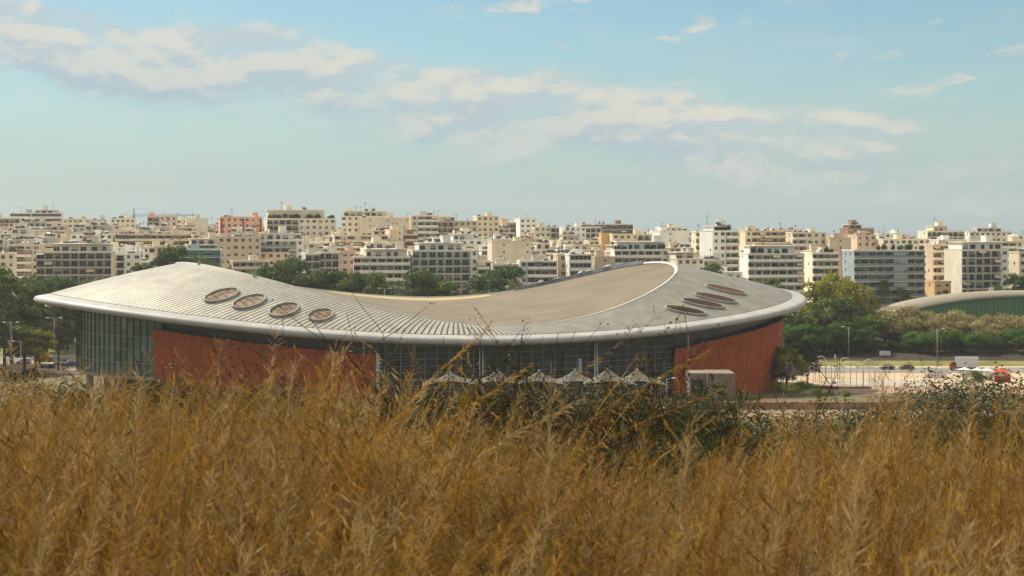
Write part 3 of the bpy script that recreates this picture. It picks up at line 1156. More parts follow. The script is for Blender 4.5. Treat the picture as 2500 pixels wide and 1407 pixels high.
def building(x0, x1, yt, D, col='cream', style='bal', rail='solid', pent=None, solar=0, ant=1, awn=0.0, psi=None, dep=None, awc=0, seed=0,
             side=None, label=None, bays=None, planters=0, extra=None, place='', slabc=None, lim=14):
    rnd = random.Random(seed * 7919 + int(x0) * 13 + int(yt))
    psi = R(11 + rnd.uniform(-7, 6)) if psi is None else R(psi)
    dep = dep or rnd.uniform(9, 13)
    c, s = math.cos(psi), math.sin(psi)
    k0, k1 = (x0 - 1250) / F, (x1 - 1250) / F
    yb = D + dep * c
    p0x = max(k0 * yb + dep * s, k0 * D)
    W = (k1 * D - p0x) / (c - k1 * s)
    if W < 4:
        dep = 6
        p0x = max(k0 * (D + dep * c) + dep * s, k0 * D)
        W = max(3.5, (k1 * D - p0x) / (c - k1 * s))
    zt = ZZ(yt, D)
    zb = float(np.interp(D, TY, TZ)) - 2.5
    H = zt - zb
    root = empty('apartment_building', (p0x, D, zb), psi)
    wm = wall_mat(col)
    sm = M_SLABC if slabc == 'c' else M_SLAB
    # occlusion: how far down can anything be seen
    ia, ib = int(max(0, x0 + 350)), int(min(3199, x1 + 350))
    seen_y = float(ENV[ia:ib + 1].max()) if ib > ia else 760
    zlow = ZZ(min(seen_y + 6, 770), D) - zb
    # parapet round the roof
    mb = MB()
    t = 0.2
    mb.box(-0.12, W + 0.12, -0.12, t, H, H + 0.55)
    mb.box(-0.12, W + 0.12, dep - t, dep + 0.12, H, H + 0.55)
    mb.box(-0.12, t, t + 0.003, dep - t - 0.003, H, H + 0.55)
    mb.box(W - t, W + 0.12, t + 0.003, dep - t - 0.003, H, H + 0.55)
    mb.build('parapet', sm if style in ('bal', 'band') else wm, root)
    st = 2.9
    nst = int(H / st)
    nb = bays or max(1, int(round(W / 3.0)))
    bw = W / nb
    feats = []
    balcony_me = None
    # bays that carry balconies
    if style == 'bal':
        b0, b1 = 0, nb
        if nb >= 4 and rnd.random() < 0.55:
            if rnd.random() < 0.5:
                b0 = 1
            else:
                b1 = nb - 1
    elif style == 'mix':
        h = max(1, nb // 2)
        b0, b1 = (0, h) if rnd.random() < 0.5 else (nb - h, nb)
    else:
        b0 = b1 = 0
    pd = 1.1
    RC = 1.5 if b1 > b0 else 0.0                         # loggias are set back behind the front
    mb = MB()
    if b1 > b0:
        mb.box(b0 * bw, b1 * bw, RC, dep, 0, H - 0.3)
        mb.box(0, W, 0, dep, H - 0.297, H)
        if b0 > 0:
            mb.box(0, b0 * bw - 0.002, 0, dep, 0, H - 0.3)
        else:
            mb.box(0, 0.22, 0, RC - 0.003, 0, H - 0.3)
        if b1 < nb:
            mb.box(b1 * bw + 0.002, W, 0, dep, 0, H - 0.3)
        else:
            mb.box(W - 0.22, W, 0, RC - 0.003, 0, H - 0.3)
    else:
        mb.box(0, W, 0, dep, 0, H)
    mb.build('wall', wm, root)
    if b1 > b0:
        xa, xb = b0 * bw + 0.05, b1 * bw - 0.05
        m = MB()
        m.box(xa + 0.2, xb - 0.2, -0.002, RC - 0.003, -0.20, 0, 0)
        m.box(xa, xb, -pd, -0.003, -0.20, 0, 0)
        if rail == 'solid':
            m.box(xa, xb, -pd, -pd + 0.12, 0.002, 0.92, 0)
            m.box(xa, xa + 0.12, -pd + 0.123, -0.003, 0.002, 0.92, 0)
            m.box(xb - 0.12, xb, -pd + 0.123, -0.003, 0.002, 0.92, 0)
        elif rail == 'glass':
            m.box(xa, xb, -pd, -pd + 0.04, 0.08, 0.98, 1)
            m.box(xa, xa + 0.04, -pd + 0.05, -0.05, 0.08, 0.98, 1)
        else:
            for zz in (0.12, 0.34, 0.56, 0.78, 0.98):
                m.box(xa, xb, -pd, -pd + 0.06, zz, zz + 0.07, 2)
            q = xa
            while q < xb:
                m.box(q, q + 0.06, -pd - 0.002, -pd + 0.064, 0.002, 1.02, 2)
                q += 0.8
            m.box(xa, xa + 0.05, -pd + 0.07, -0.003, 0.5, 1.0, 2)
        balcony_me = m.mesh('balcony', [sm, M_RGLASS, M_RAIL])
        feats.append({'solid': 'solid-fronted balconies', 'glass': 'glass-fronted balconies', 'rail': 'dark-railed balconies'}[rail])
    nrow = 0
    awnings = 0
    for k in range(nst):
        zf = H - (k + 1) * st + 0.35
        if zf + st < zlow or nrow >= lim:
            break
        nrow += 1
        if balcony_me is not None:
            link('balcony', balcony_me, root, (0, 0, zf))
        for b in range(nb):
            cx = (b + 0.5) * bw
            if b0 <= b < b1:
                w, h, z = min(bw * 0.82, rnd.choice((1.8, 2.4, 2.8))), 2.25, zf + 0.03
                me = UM['win'][rnd.choice((0, 0, 3, 1, 4))]
                link('door', me, root, (cx, RC, z), None, (w, 1, h))
                if awn and rnd.random() < awn:
                    awnings += 1
                    m = MB()
                    a0, a1 = b * bw + 0.1, (b + 1) * bw - 0.1
                    dr = rnd.uniform(0.6, 1.5)
                    m.face([(a0, -0.06, 2.5), (a1, -0.06, 2.5), (a1, -pd - 0.3, 2.5 - dr), (a0, -pd - 0.3, 2.5 - dr)])
                    m.face([(a0, -pd - 0.3, 2.5 - dr), (a1, -pd - 0.3, 2.5 - dr), (a1, -pd - 0.31, 2.3 - dr), (a0, -pd - 0.31, 2.3 - dr)])
                    o = m.build('awning', M_AWN[awc], root)
                    o.location = (0, 0, zf)
                if planters and rnd.random() < 0.25:
                    link('planter', UM['planter'], root, (cx + rnd.uniform(-1, 1), -pd + 0.5, zf + 0.3), None, (1.2, 0.8, 0.9))
            elif style == 'band':
                pass
            elif style == 'blank':
                if b % 3 == 1 and rnd.random() < 0.8:
                    link('window', UM['win'][3], root, (cx, 0, zf + 1.1), None, (0.7, 1, 0.9))
            else:
                w = min(bw * 0.6, rnd.choice((1.2, 1.5, 1.8)))
                link('window', UM['win'][rnd.choice((0, 1, 2, 3, 4, 5))], root, (cx, 0, zf + 0.95), None, (w, 1, 1.35))
        if style == 'band':
            m = MB()
            m.box(0.4, W - 0.4, -0.06, 0.05, 0.95, 2.5, 0)
            q = 0.4
            while q < W - 0.5:
                m.box(q, q + 0.12, -0.12, 0.0, 0.95, 2.5, 1)
                q += 1.6
            o = m.build('window_band', [M_PANE, M_FRAME], root)
            o.location = (0, 0, zf)
            m = MB()
            m.box(-0.2, W + 0.2, -0.55, -0.003, -0.3, 0.85, 0)
            o = m.build('spandrel', sm, root)
            o.location = (0, 0, zf)
        # the lit flank
        if side is None or side:
            for q in ((0.3, 0.7) if dep > 9 else (0.5,)):
                if rnd.random() < (0.55 if side is None else side):
                    link('window', UM['win'][rnd.choice((3, 1, 4))], root, (0, dep * q, zf + 1.0), (0, 0, R(-90)), (0.9, 1, 1.15))
    if style == 'band':
        feats.append('dark ribbon windows')
    if style == 'blank':
        feats.append('a windowless wall')
    if style == 'win':
        feats.append('plain window rows')
    if awnings:
        feats.append({0: 'cream', 1: 'green', 2: 'tan', 3: 'dark'}[awc] + ' awnings')
    # penthouse set back
    top = H
    px0, px1, py0, py1 = 0.6, W - 0.6, 2.2, dep - 0.6
    if pent:
        frac0, frac1, h = pent
        px0, px1 = W * frac0 + 0.3, W * frac1 - 0.3
        top = H + h
        m = MB()
        m.box(px0, px1, py0, py1, H + 0.003, top - 0.25)
        o = m.build('penthouse', wm, root)
        m = MB()
        m.box(px0 - 0.5, px1 + 0.5, py0 - 0.9, py1 + 0.3, top - 0.25, top)
        m.build('penthouse_roof', sm, root)
        q = px0 + 1.3
        while q < px1 - 1.0:
            w = rnd.choice((1.6, 2.2, 2.4))
            link('door', UM['win'][rnd.choice((0, 3, 1))], root, (q, py0, H + 0.05), None, (w, 1, min(2.2, h - 0.5)))
            q += w + rnd.uniform(0.8, 2.0)
        m = MB()                                             # terrace railing
        for zz in (0.75, 1.0):
            m.box(0.1, W - 0.1, 0.02, 0.07, H + zz, H + zz + 0.05)
        m.build('roof_railing', M_RAIL, root)
        feats.append('a set-back penthouse')
    # stair head
    if rnd.random() < 0.9 and px1 - px0 > 4:
        q = rnd.uniform(px0, px1 - 3.2)
        hh = rnd.uniform(2.0, 2.7)
        m = MB()
        m.box(q, q + 3.0, py0 + 1.5, min(py1 - 0.2, py0 + 5), top + 0.003, top + hh)
        m.box(q - 0.15, q + 3.15, py0 + 1.35, min(py1 - 0.05, py0 + 5.15), top + hh + 0.002, top + hh + 0.18)
        m.build('stair_head', wm, root)
    for _ in range(solar):
        q = rnd.uniform(px0 + 1, max(px0 + 1.1, px1 - 1))
        link('solar_heater', UM['solar'], root, (q, rnd.uniform(py0 + 0.8, py0 + 2.5), top), (0, 0, rnd.uniform(-0.6, 0.6)), [rnd.uniform(0.8, 1.05)] * 3)
    for _ in range(ant):
        q = rnd.uniform(px0, px1)
        h = rnd.uniform(2, 4.5)
        link('antenna', UM['antenna'], root, (q, rnd.uniform(py0, py1), top), (0, 0, rnd.uniform(0, 3)), (1.5, 1.5, h))
    if rnd.random() < 0.45:
        link(*(('water_tank', UM['tank']) if rnd.random() < 0.5 else ('satellite_dish', UM['dish'])), root, (rnd.uniform(px0, px1), py0 + 0.6, top), (0, 0, rnd.uniform(-0.8, 0.8)))
    if rnd.random() < 0.6:
        m = MB()
        q = rnd.uniform(px0, px1)
        m.box(q, q + 0.7, py1 - 1, py1 - 0.3, top - 0.05, top + rnd.uniform(1.0, 1.9))
        m.build('chimney', wm, root)
    if planters:
        for _ in range(planters * 3):
            link('planter', UM['planter'], root, (rnd.uniform(0.8, W - 0.8), 0.6, H + 0.3), None, (rnd.uniform(1, 2), 1.2, rnd.uniform(1, 2.2)))
        feats.append('planted roof terrace')
    if extra:
        extra(root, W, dep, H, st, nst, rnd)
    if solar > 1:
        feats.append('rooftop solar heaters')
    # what hides what
    yy = YH + F * (ZC - (zb + H)) / D
    seg = ENV[ia:ib + 1]
    np.minimum(seg, yy + 2, out=seg)
    if not label:
        base = WORDS[col] + ' block with ' + ' and '.join(feats[:2] if feats else ['a plain roof'])
        label = base + ' ' + place if place else base
    tag(root, label, 'apartment building', 'apartment buildings of the city')
    LABELS.setdefault(label, []).append((root, (x0 + x1) / 2, D, col))
    ALLB.append(((x0 + x1) / 2, D, col))
    return root


def stripes(root, W, dep, H, st, nst, rnd):
    for q in (0.03, 0.55, 0.97):
        m = MB()
        m.box(W * q - 0.5, W * q + 0.5, -0.10, -0.003, 0, H - 0.5)
        m.build('red_stripe', M_RED, root)


def bgred(root, W, dep, H, st, nst, rnd):
    m = MB()
    m.box(W * 0.55, W * 0.75, -0.5, -0.003, H - 5 * st, H - 0.5)
    m.build('stair_tower', mat('pale_blue_render', S(164, 176, 178), rough=0.85, streak=0.2), root)
    for k in range(4):
        zf = H - (k + 1) * st + 0.35
        for q in (0.04, 0.45):
            m = MB()
            m.box(W * q, W * q + 2.0, -0.12, -0.003, zf + 0.02, zf + 0.85)
            m.build('red_panel', M_RED, root)


def sidecol(cname):
    def f(root, W, dep, H, st, nst, rnd):
        m = MB()
        m.box(-0.12, -0.003, 0.0, dep, 0, H + 0.4)
        m.build('side_wall', wall_mat(cname), root)
    return f


A, B_, C_ = 'behind the hall', 'on the city slope', 'on the skyline'
SPECS = [
    # ---- first row behind the trees
    dict(x0=-60, x1=36, yt=622, D=655, col='cream', style='win', solar=1, place=A),
    dict(x0=20, x1=98, yt=600, D=690, col='beige', style='mix', rail='rail', solar=3, label='beige block with water heaters lined up, beside the long dark-balconied block'),
    dict(x0=88, x1=272, yt=617, D=650, col='beige', style='bal', rail='rail', pent=(0.2, 0.98, 3.4), solar=3, awn=0.12, label='beige block with long dark balconies and penthouse, behind the hall\'s pointed roof corner'),
    dict(x0=262, x1=345, yt=622, D=668, col='white', style='mix', rail='rail', solar=2, place=A),
    dict(x0=325, x1=452, yt=640, D=690, col='stone', style='bal', rail='solid', solar=3, place=A),
    dict(x0=440, x1=538, yt=612, D=640, col='bluegrey', style='bal', rail='glass', label='low dark green-grey building with glazed storeys behind the roof peak', awn=0.8, awc=1),
    dict(x0=532, x1=637, yt=581, D=690, col='tan', style='win', solar=4, ant=2, label='tan block with paired small windows and rooftop tanks below the salmon pink block'),
    dict(x0=560, x1=660, yt=640, D=640, col='beige', style='bal', rail='solid', awn=0.4, awc=2, slabc='c', place=A),
    dict(x0=628, x1=742, yt=588, D=700, col='white', style='bal', rail='glass', pent=(0.0, 0.8, 3.2), awn=0.2, label='white block with glazed ribbon balconies and cream awnings on its terrace'),
    dict(x0=736, x1=782, yt=622, D=650, col='grey', style='bal', rail='rail', place=A),
    dict(x0=776, x1=828, yt=618, D=652, col='stone', style='bal', rail='rail', solar=1, place=A),
    dict(x0=818, x1=868, yt=616, D=660, col='pink', style='win', place=A),
    dict(x0=862, x1=1002, yt=630, D=640, col='cream', style='bal', rail='solid', pent=(0.2, 0.95, 3.3), solar=2, awn=0.1, label='cream block with alternating white balconies behind the low middle of the roof'),
    dict(x0=994, x1=1168, yt=614, D=645, col='white', style='bal', rail='rail', pent=(0.1, 0.8, 3.2), solar=3, label='wide white block with long curved-looking dark-railed balconies behind the roof dip', psi=14),
    dict(x0=1160, x1=1205, yt=640, D=648, col='beige', style='bal', rail='solid', place=A, awn=0.3),
    dict(x0=1190, x1=1298, yt=592, D=690, col='beige', style='blank', ant=2, side=0, label='tall beige windowless party wall above the roof dip'),
    dict(x0=1196, x1=1268, yt=648, D=640, col='stone', style='bal', rail='solid', place=A),
    dict(x0=1262, x1=1360, yt=640, D=636, col='grey', style='bal', rail='solid', solar=1, awn=0.2, awc=3, label='grey block with dark window strips just behind the rear roof edge'),
    dict(x0=1350, x1=1388, yt=624, D=648, col='pink', style='win', place=A),
    dict(x0=1376, x1=1445, yt=624, D=640, col='white', style='band', solar=2, label='white office-like block with black ribbon windows behind the rear roof edge'),
    dict(x0=1436, x1=1502, yt=630, D=648, col='tan', style='blank', place=A, side=0.2),
    dict(x0=1490, x1=1634, yt=612, D=655, col='white', style='bal', rail='solid', pent=(0.05, 0.95, 3.4), planters=2, label='white block with broad solid balconies and potted trees on its terrace'),
    dict(x0=1626, x1=1720, yt=634, D=645, col='cream', style='win', awn=0, solar=0, pent=(0.0, 0.7, 2.8), label='low cream block with dark roof canopy beside the tall white tower'),
    dict(x0=1716, x1=1812, yt=668, D=640, col='white', style='win', place=A),
    dict(x0=1806, x1=1962, yt=622, D=640, col='white', style='bal', rail='solid', pent=(0.05, 0.9, 3.3), planters=1, awn=0.06, label='white block with six tiers of bright balcony slabs beside the curved roof end'),
    dict(x0=1955, x1=2048, yt=620, D=655, col='cream', style='bal', rail='solid', solar=2, awn=0.15, awc=1, planters=1, label='cream block with green awnings between the white block and the blue-grey block'),
    dict(x0=2040, x1=2066, yt=620, D=668, col='brown', style='blank', place=A),
    dict(x0=2056, x1=2258, yt=614, D=640, col='bluegrey', style='bal', rail='glass', planters=3, extra=bgred, psi=12, label='wide blue-grey block with glass balconies, red panels and roof-garden trees'),
    dict(x0=2245, x1=2324, yt=600, D=665, col='pink', style='bal', rail='solid', awn=0.5, slabc='c', label='pinkish block with drooping cream awnings behind the small orange house', side=0.2),
    dict(x0=2258, x1=2322, yt=690, D=625, col='ochre', style='win', ant=0, label='small orange house among the trees beside the green-walled arched hall', dep=8),
    dict(x0=2306, x1=2462, yt=612, D=640, col='white', style='bal', rail='rail', pent=(0.05, 0.95, 3.2), awn=0.1, extra=sidecol('cream'), label='white block with many barred balconies behind the arched green hall'),
    dict(x0=2450, x1=2580, yt=618, D=650, col='beige', style='mix', rail='rail', solar=2, place=A),
    # ---- second row
    dict(x0=-40, x1=60, yt=588, D=760, col='stone', style='bal', rail='solid', solar=3, awn=0.3, place=B_),
    dict(x0=172, x1=276, yt=574, D=770, col='white', style='win', solar=1, place=B_),
    dict(x0=280, x1=488, yt=574, D=765, col='tan', style='bal', rail='solid', slabc='c', solar=5, awn=0.25, awc=3, label='long tan block with a closed parapet storey and dark awnings'),
    dict(x0=488, x1=540, yt=592, D=770, col='cream', style='bal', rail='rail', place=B_),
    dict(x0=742, x1=822, yt=594, D=770, col='cream', style='bal', rail='rail', awn=0.3, place=B_),
    dict(x0=812, x1=948, yt=576, D=765, col='cream', style='bal', rail='solid', slabc='c', solar=2, awn=0.35, place=B_),
    dict(x0=940, x1=984, yt=563, D=775, col='yellow', style='blank', side=0, label='narrow pale yellow windowless wall above the cream awning block'),
    dict(x0=980, x1=1020, yt=575, D=780, col='brown', style='bal', rail='solid', slabc='c', place=B_),
    dict(x0=1040, x1=1105, yt=590, D=760, col='beige', style='win', solar=3, place=B_),
    dict(x0=1094, x1=1196, yt=588, D=755, col='white', style='win', pent=(0.0, 0.6, 3.0), solar=4, label='white block with rounded roof room and panels beside the beige party wall'),
    dict(x0=1296, x1=1366, yt=606, D=745, col='white', style='bal', rail='rail', awn=0.2, place=B_),
    dict(x0=1358, x1=1470, yt=600, D=760, col='beige', style='win', solar=4, place=B_),
    dict(x0=1462, x1=1494, yt=572, D=790, col='ochre', style='blank', side=0, label='narrow orange wall rising behind the white solid-balcony block'),
    dict(x0=1486, x1=1604, yt=574, D=780, col='yellow', style='mix', rail='rail', solar=1, place=B_),
    dict(x0=1592, x1=1694, yt=566, D=760, col='white', style='blank', solar=2, ant=2, side=0, label='broad white windowless wall next to the tall white tower'),
    dict(x0=1688, x1=1722, yt=568, D=745, col='cream', style='bal', rail='solid', place=B_),
    dict(x0=1708, x1=1804, yt=566, D=700, col='white', style='mix', rail='solid', pent=(0.1, 0.7, 2.4), solar=4, awn=0.2, planters=1, extra=sidecol('white'), label='tall white tower block with a column of balconies and stepped roof', psi=20),
    dict(x0=1800, x1=1918, yt=566, D=760, col='yellow', style='bal', rail='solid', slabc='c', solar=4, awn=0.15, label='pale yellow block with wide balconies beyond the white tower'),
    dict(x0=1910, x1=2018, yt=570, D=765, col='cream', style='mix', rail='solid', solar=3, place=B_),
    dict(x0=2010, x1=2078, yt=583, D=760, col='tan', style='blank', place=B_, ant=2),
    dict(x0=2070, x1=2140, yt=576, D=775, col='pink', style='win', solar=2, place=B_),
    dict(x0=2132, x1=2272, yt=586, D=770, col='cream', style='win', solar=2, place=B_),
    dict(x0=2264, x1=2390, yt=588, D=765, col='white', style='bal', rail='solid', awn=0.2, place=B_),
    dict(x0=2380, x1=2560, yt=592, D=770, col='beige', style='mix', rail='solid', solar=2, place=B_),
    # ---- skyline
    dict(x0=-30, x1=48, yt=534, D=960, col='grey', style='bal', rail='rail', place=C_),
    dict(x0=24, x1=84, yt=522, D=1040, col='bluegrey', style='band', place=C_),
    dict(x0=76, x1=150, yt=522, D=985, col='white', style='band', pent=(0.1, 0.9, 2.2), label='modern white block with dark ribbon windows standing out on the skyline'),
    dict(x0=140, x1=215, yt=536, D=1000, col='cream', style='win', solar=2, place=C_),
    dict(x0=205, x1=262, yt=538, D=980, col='stone', style='win', solar=2, place=C_),
    dict(x0=270, x1=330, yt=536, D=1010, col='cream', style='win', solar=2, place=C_),
    dict(x0=360, x1=432, yt=530, D=960, col='pink', style='mix', rail='rail', place=C_),
    dict(x0=428, x1=460, yt=538, D=980, col='cream', style='win', place=C_),
    dict(x0=452, x1=508, yt=536, D=940, col='stone', style='blank', place=C_),
    dict(x0=533, x1=640, yt=532, D=850, col='salmon', style='win', extra=stripes, solar=2, label='salmon pink block with red vertical stripes', psi=14),
    dict(x0=645, x1=820, yt=536, D=830, col='cream', style='mix', rail='rail', pent=(0.02, 0.85, 4.6), planters=6, solar=1, label='tall cream block crowned by a penthouse overgrown with roof-garden plants', psi=16),
    dict(x0=832, x1=952, yt=530, D=880, col='cream', style='mix', rail='rail', pent=(0.05, 0.95, 3.0), ant=4, solar=2, label='cream block with a dark-railed roof deck and chimneys, second highest on the skyline'),
    dict(x0=880, x1=1014, yt=534, D=870, col='beige', style='blank', solar=1, place=C_),
    dict(x0=1000, x1=1070, yt=528, D=850, col='grey', style='bal', rail='solid', awn=0.3, extra=sidecol('ochre'), label='grey balconied block with an orange flank on the skyline'),
    dict(x0=1030, x1=1110, yt=531, D=960, col='brown', style='bal', rail='rail', awn=0.7, awc=3, place=C_),
    dict(x0=1062, x1=1165, yt=542, D=870, col='tan', style='mix', rail='rail', solar=2, place=C_),
    dict(x0=1155, x1=1218, yt=530, D=910, col='yellow', style='win', solar=1, place=C_),
    dict(x0=1210, x1=1260, yt=545, D=930, col='ochre', style='bal', rail='rail', place=C_),
    dict(x0=1255, x1=1310, yt=536, D=1000, col='white', style='win', place=C_),
    dict(x0=1300, x1=1372, yt=556, D=900, col='stone', style='mix', rail='rail', solar=3, place=C_),
    dict(x0=1365, x1=1470, yt=556, D=890, col='white', style='mix', rail='rail', solar=3, place=C_),
    dict(x0=1400, x1=1545, yt=549, D=1000, col='brown', style='bal', rail='rail', solar=4, ant=3, place=C_),
    dict(x0=1600, x1=1680, yt=557, D=930, col='cream', style='win', solar=2, place=C_),
    dict(x0=1860, x1=1960, yt=562, D=930, col='cream', style='win', solar=5, place=C_),
    dict(x0=2050, x1=2134, yt=560, D=900, col='brown', style='win', solar=2, pent=(0.1, 0.6, 2.4), place=C_),
    dict(x0=2126, x1=2210, yt=572, D=930, col='white', style='mix', rail='solid', ant=3, place=C_),
    dict(x0=2240, x1=2355, yt=566, D=880, col='cream', style='bal', rail='rail', pent=(0.2, 0.6, 3.0), ant=2, label='cream block with chimneys and a roof room above the pinkish awning block'),
    dict(x0=2350, x1=2470, yt=568, D=900, col='stone', style='win', pent=(0.2, 0.8, 2.4), place=C_),
    dict(x0=2460, x1=2580, yt=576, D=880, col='cream', style='mix', rail='rail', place=C_),
]
# fill behind the named ones, row by row
rf = random.Random(77)


def skyline(x):
    return 536 + 0.0185 * x


pal = ['cream', 'cream', 'white', 'beige', 'beige', 'tan', 'stone', 'grey', 'pink', 'yellow', 'white']
for (D, dy, wlo, whi, pl) in ((700, 78, 50, 100, 'one street behind the hall'), (725, 58, 45, 95, 'behind the first street'), (790, 44, 42, 90, 'low on the city slope'), (840, 31, 40, 85, 'halfway up the slope'), (930, 20, 40, 85, 'just below the skyline'),
                              (1070, 10, 36, 76, 'far along the skyline')):
    x = -120.0
    while x < 2620:
        w = rf.uniform(wlo, whi)
        y = skyline(x + w / 2) + dy + rf.uniform(-9, 9)
        st_ = rf.choice(('bal', 'bal', 'bal', 'mix', 'win', 'mix', 'blank'))
        SPECS.append(dict(x0=x, x1=x + w, yt=y, D=D + rf.uniform(-18, 18), col=rf.choice(pal), style=st_, rail=rf.choice(('solid', 'rail', 'solid', 'glass')),
                          solar=rf.choice((0, 3, 4, 5, 6)), ant=rf.choice((1, 2, 3)), awn=rf.choice((0, 0.2, 0.4)), awc=rf.choice((0, 0, 1, 2)), place=pl,
                          pent=((0.1, 0.9, 3.0) if rf.random() < 0.4 and dy > 15 else None), seed=int(x)))
        x += w * rf.uniform(0.9, 1.05)

SPECS.sort(key=lambda d: d['D'])
for sp in SPECS:
    x0, x1 = int(max(0, sp['x0'] + 350)), int(min(3199, sp['x1'] + 350))
    if float(ENV[x0:x1 + 1].max()) < sp['yt'] - 4 - (10 if sp.get('pent') else 0):
        continue                                          # nothing of it would show
    building(**sp)

for lab, lst in LABELS.items():                           # tell look-alikes apart by what stands beside them
    if len(lst) > 1:
        used = set()
        for (o, xc, D, col) in lst:
            near = sorted((abs(b[0] - xc) + abs(b[1] - D) * 2, b[2]) for b in ALLB if not (b[0] == xc and b[1] == D) and b[2] != col)
            for _, c2 in near[:6]:
                if c2 not in used:
                    used.add(c2)
                    words = (lab + ' next to a ' + WORDS[c2] + ' one').split()
                    if len(words) <= 16:
                        o['label'] = ' '.join(words)
                    break

# ------------------------------------------------------------------ trees
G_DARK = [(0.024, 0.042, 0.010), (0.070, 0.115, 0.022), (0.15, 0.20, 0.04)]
G_MID = [(0.038, 0.062, 0.010), (0.11, 0.155, 0.022), (0.23, 0.26, 0.04)]
G_YEL = [(0.06, 0.075, 0.008), (0.23, 0.22, 0.018), (0.46, 0.40, 0.03)]
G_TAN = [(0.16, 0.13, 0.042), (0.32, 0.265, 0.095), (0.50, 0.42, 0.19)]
G_PINE = [(0.025, 0.055, 0.010), (0.075, 0.15, 0.018), (0.15, 0.24, 0.03)]
G_OLIVE = [(0.03, 0.04, 0.015), (0.08, 0.09, 0.04), (0.16, 0.17, 0.09)]
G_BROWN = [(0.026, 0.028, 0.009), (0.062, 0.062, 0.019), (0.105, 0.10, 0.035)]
ML = {k: leaf_mat('leaf_' + k, v, tr, sc) for k, v, tr, sc in (
    ('dark', G_DARK, 0.25, 0.35), ('mid', G_MID, 0.3, 0.35), ('yellow', G_YEL, 0.35, 0.3), ('tan', G_TAN, 0.2, 0.6), ('pine', G_PINE, 0.25, 0.5),
    ('olive', G_OLIVE, 0.35, 0.6), ('brown', G_BROWN, 0.3, 0.4))}


ML['scrub'] = leaf_mat('leaf_scrub', [(0.028, 0.024, 0.008), (0.066, 0.056, 0.018), (0.13, 0.105, 0.034)], 0.3, 2.0)
ML['fresh'] = leaf_mat('leaf_fresh', [(0.02, 0.028, 0.009), (0.045, 0.062, 0.018), (0.085, 0.11, 0.03)], 0.4, 2.0)
ML['dusty'] = leaf_mat('leaf_dusty', [(0.04, 0.042, 0.02), (0.09, 0.09, 0.042), (0.18, 0.17, 0.09)], 0.35, 2.0)


def quads_mesh(name, C, U, V, mi, mats):
    n = len(C)
    v = np.empty((n, 4, 3))
    v[:, 0] = C - U
    v[:, 1] = C - V * 0.8
    v[:, 2] = C + U
    v[:, 3] = C + V
    me = bpy.data.meshes.new(name)
    me.vertices.add(n * 4)
    me.vertices.foreach_set('co', v.reshape(-1).astype(np.float32))
    me.loops.add(n * 4)
    me.loops.foreach_set('vertex_index', np.arange(n * 4, dtype=np.int32))
    me.polygons.add(n)
    me.polygons.foreach_set('loop_start', np.arange(0, n * 4, 4, dtype=np.int32))
    me.polygons.foreach_set('loop_total', np.full(n, 4, dtype=np.int32))
    for m in mats:
        me.materials.append(m)
    me.polygons.foreach_set('material_index', np.asarray(mi, dtype=np.int32))
    me.update(calc_edges=True)
    return me


def crown(name, seed, kind, mats, rx=0.32, z0=0.25, z1=1.0, lobes=22, n=5200, leaf=0.022, lr=0.13, tan=0.0, droop=0.0):
    """unit-height crown: leaf faces clustered round lobes spread through an envelope"""
    g = np.random.default_rng(seed)
    L = []
    while len(L) < lobes:
        p = g.uniform(-1, 1, 3)
        if kind == 'cone':
            t = (p[2] + 1) / 2
            if math.hypot(p[0], p[1]) > (1 - t) ** 0.8:
                continue
            p = np.array([p[0], p[1], p[2]])
        else:
            r = np.linalg.norm(p)
            if r > 1 or r < 0.35:
                continue
            if kind == 'dome' and p[2] < -0.45:
                continue
            if kind == 'tall' and g.random() < 0.25 and p[2] < 0:
                continue
        L.append(p)
    L = np.array(L)
    zc, zh = (z0 + z1) / 2, (z1 - z0) / 2
    ctr = L * np.array([rx, rx, zh]) * 0.82 + np.array([0, 0, zc])
    rad = lr * g.uniform(0.6, 1.25, lobes)
    if kind == 'cone':
        rad *= np.clip(1.2 - (L[:, 2] + 1) / 2, 0.25, 1)
    wts = rad ** 2
    idx = g.choice(lobes, n, p=wts / wts.sum())
    d = g.normal(size=(n, 3))
    d /= np.linalg.norm(d, axis=1)[:, None]
    d[:, 2] = np.where(d[:, 2] < -0.3, -d[:, 2] * 0.6, d[:, 2])
    rr = rad[idx] * (1 - np.abs(g.normal(0, 0.16, n)))
    sub = 1 + 0.22 * np.sin(d[:, 0] * 7 + idx) * np.sin(d[:, 1] * 6 + idx * 2)
    C = ctr[idx] + d * (rr * sub)[:, None] * np.array([1, 1, 0.85])
    C[:, 2] -= droop * g.random(n) ** 2
    nrm = d + g.normal(0, 0.55, (n, 3))
    nrm /= np.linalg.norm(nrm, axis=1)[:, None]
    a = np.cross(nrm, g.normal(size=(n, 3)))
    a /= np.linalg.norm(a, axis=1)[:, None]
    b = np.cross(nrm, a)
    s = leaf * g.uniform(0.55, 1.25, n)
    mi = np.zeros(n, int)
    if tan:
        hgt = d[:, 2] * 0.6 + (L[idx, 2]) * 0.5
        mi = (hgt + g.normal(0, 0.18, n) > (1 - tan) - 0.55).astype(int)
    return quads_mesh(name, C, a * s[:, None], b * (s * 0.7)[:, None], mi, mats)


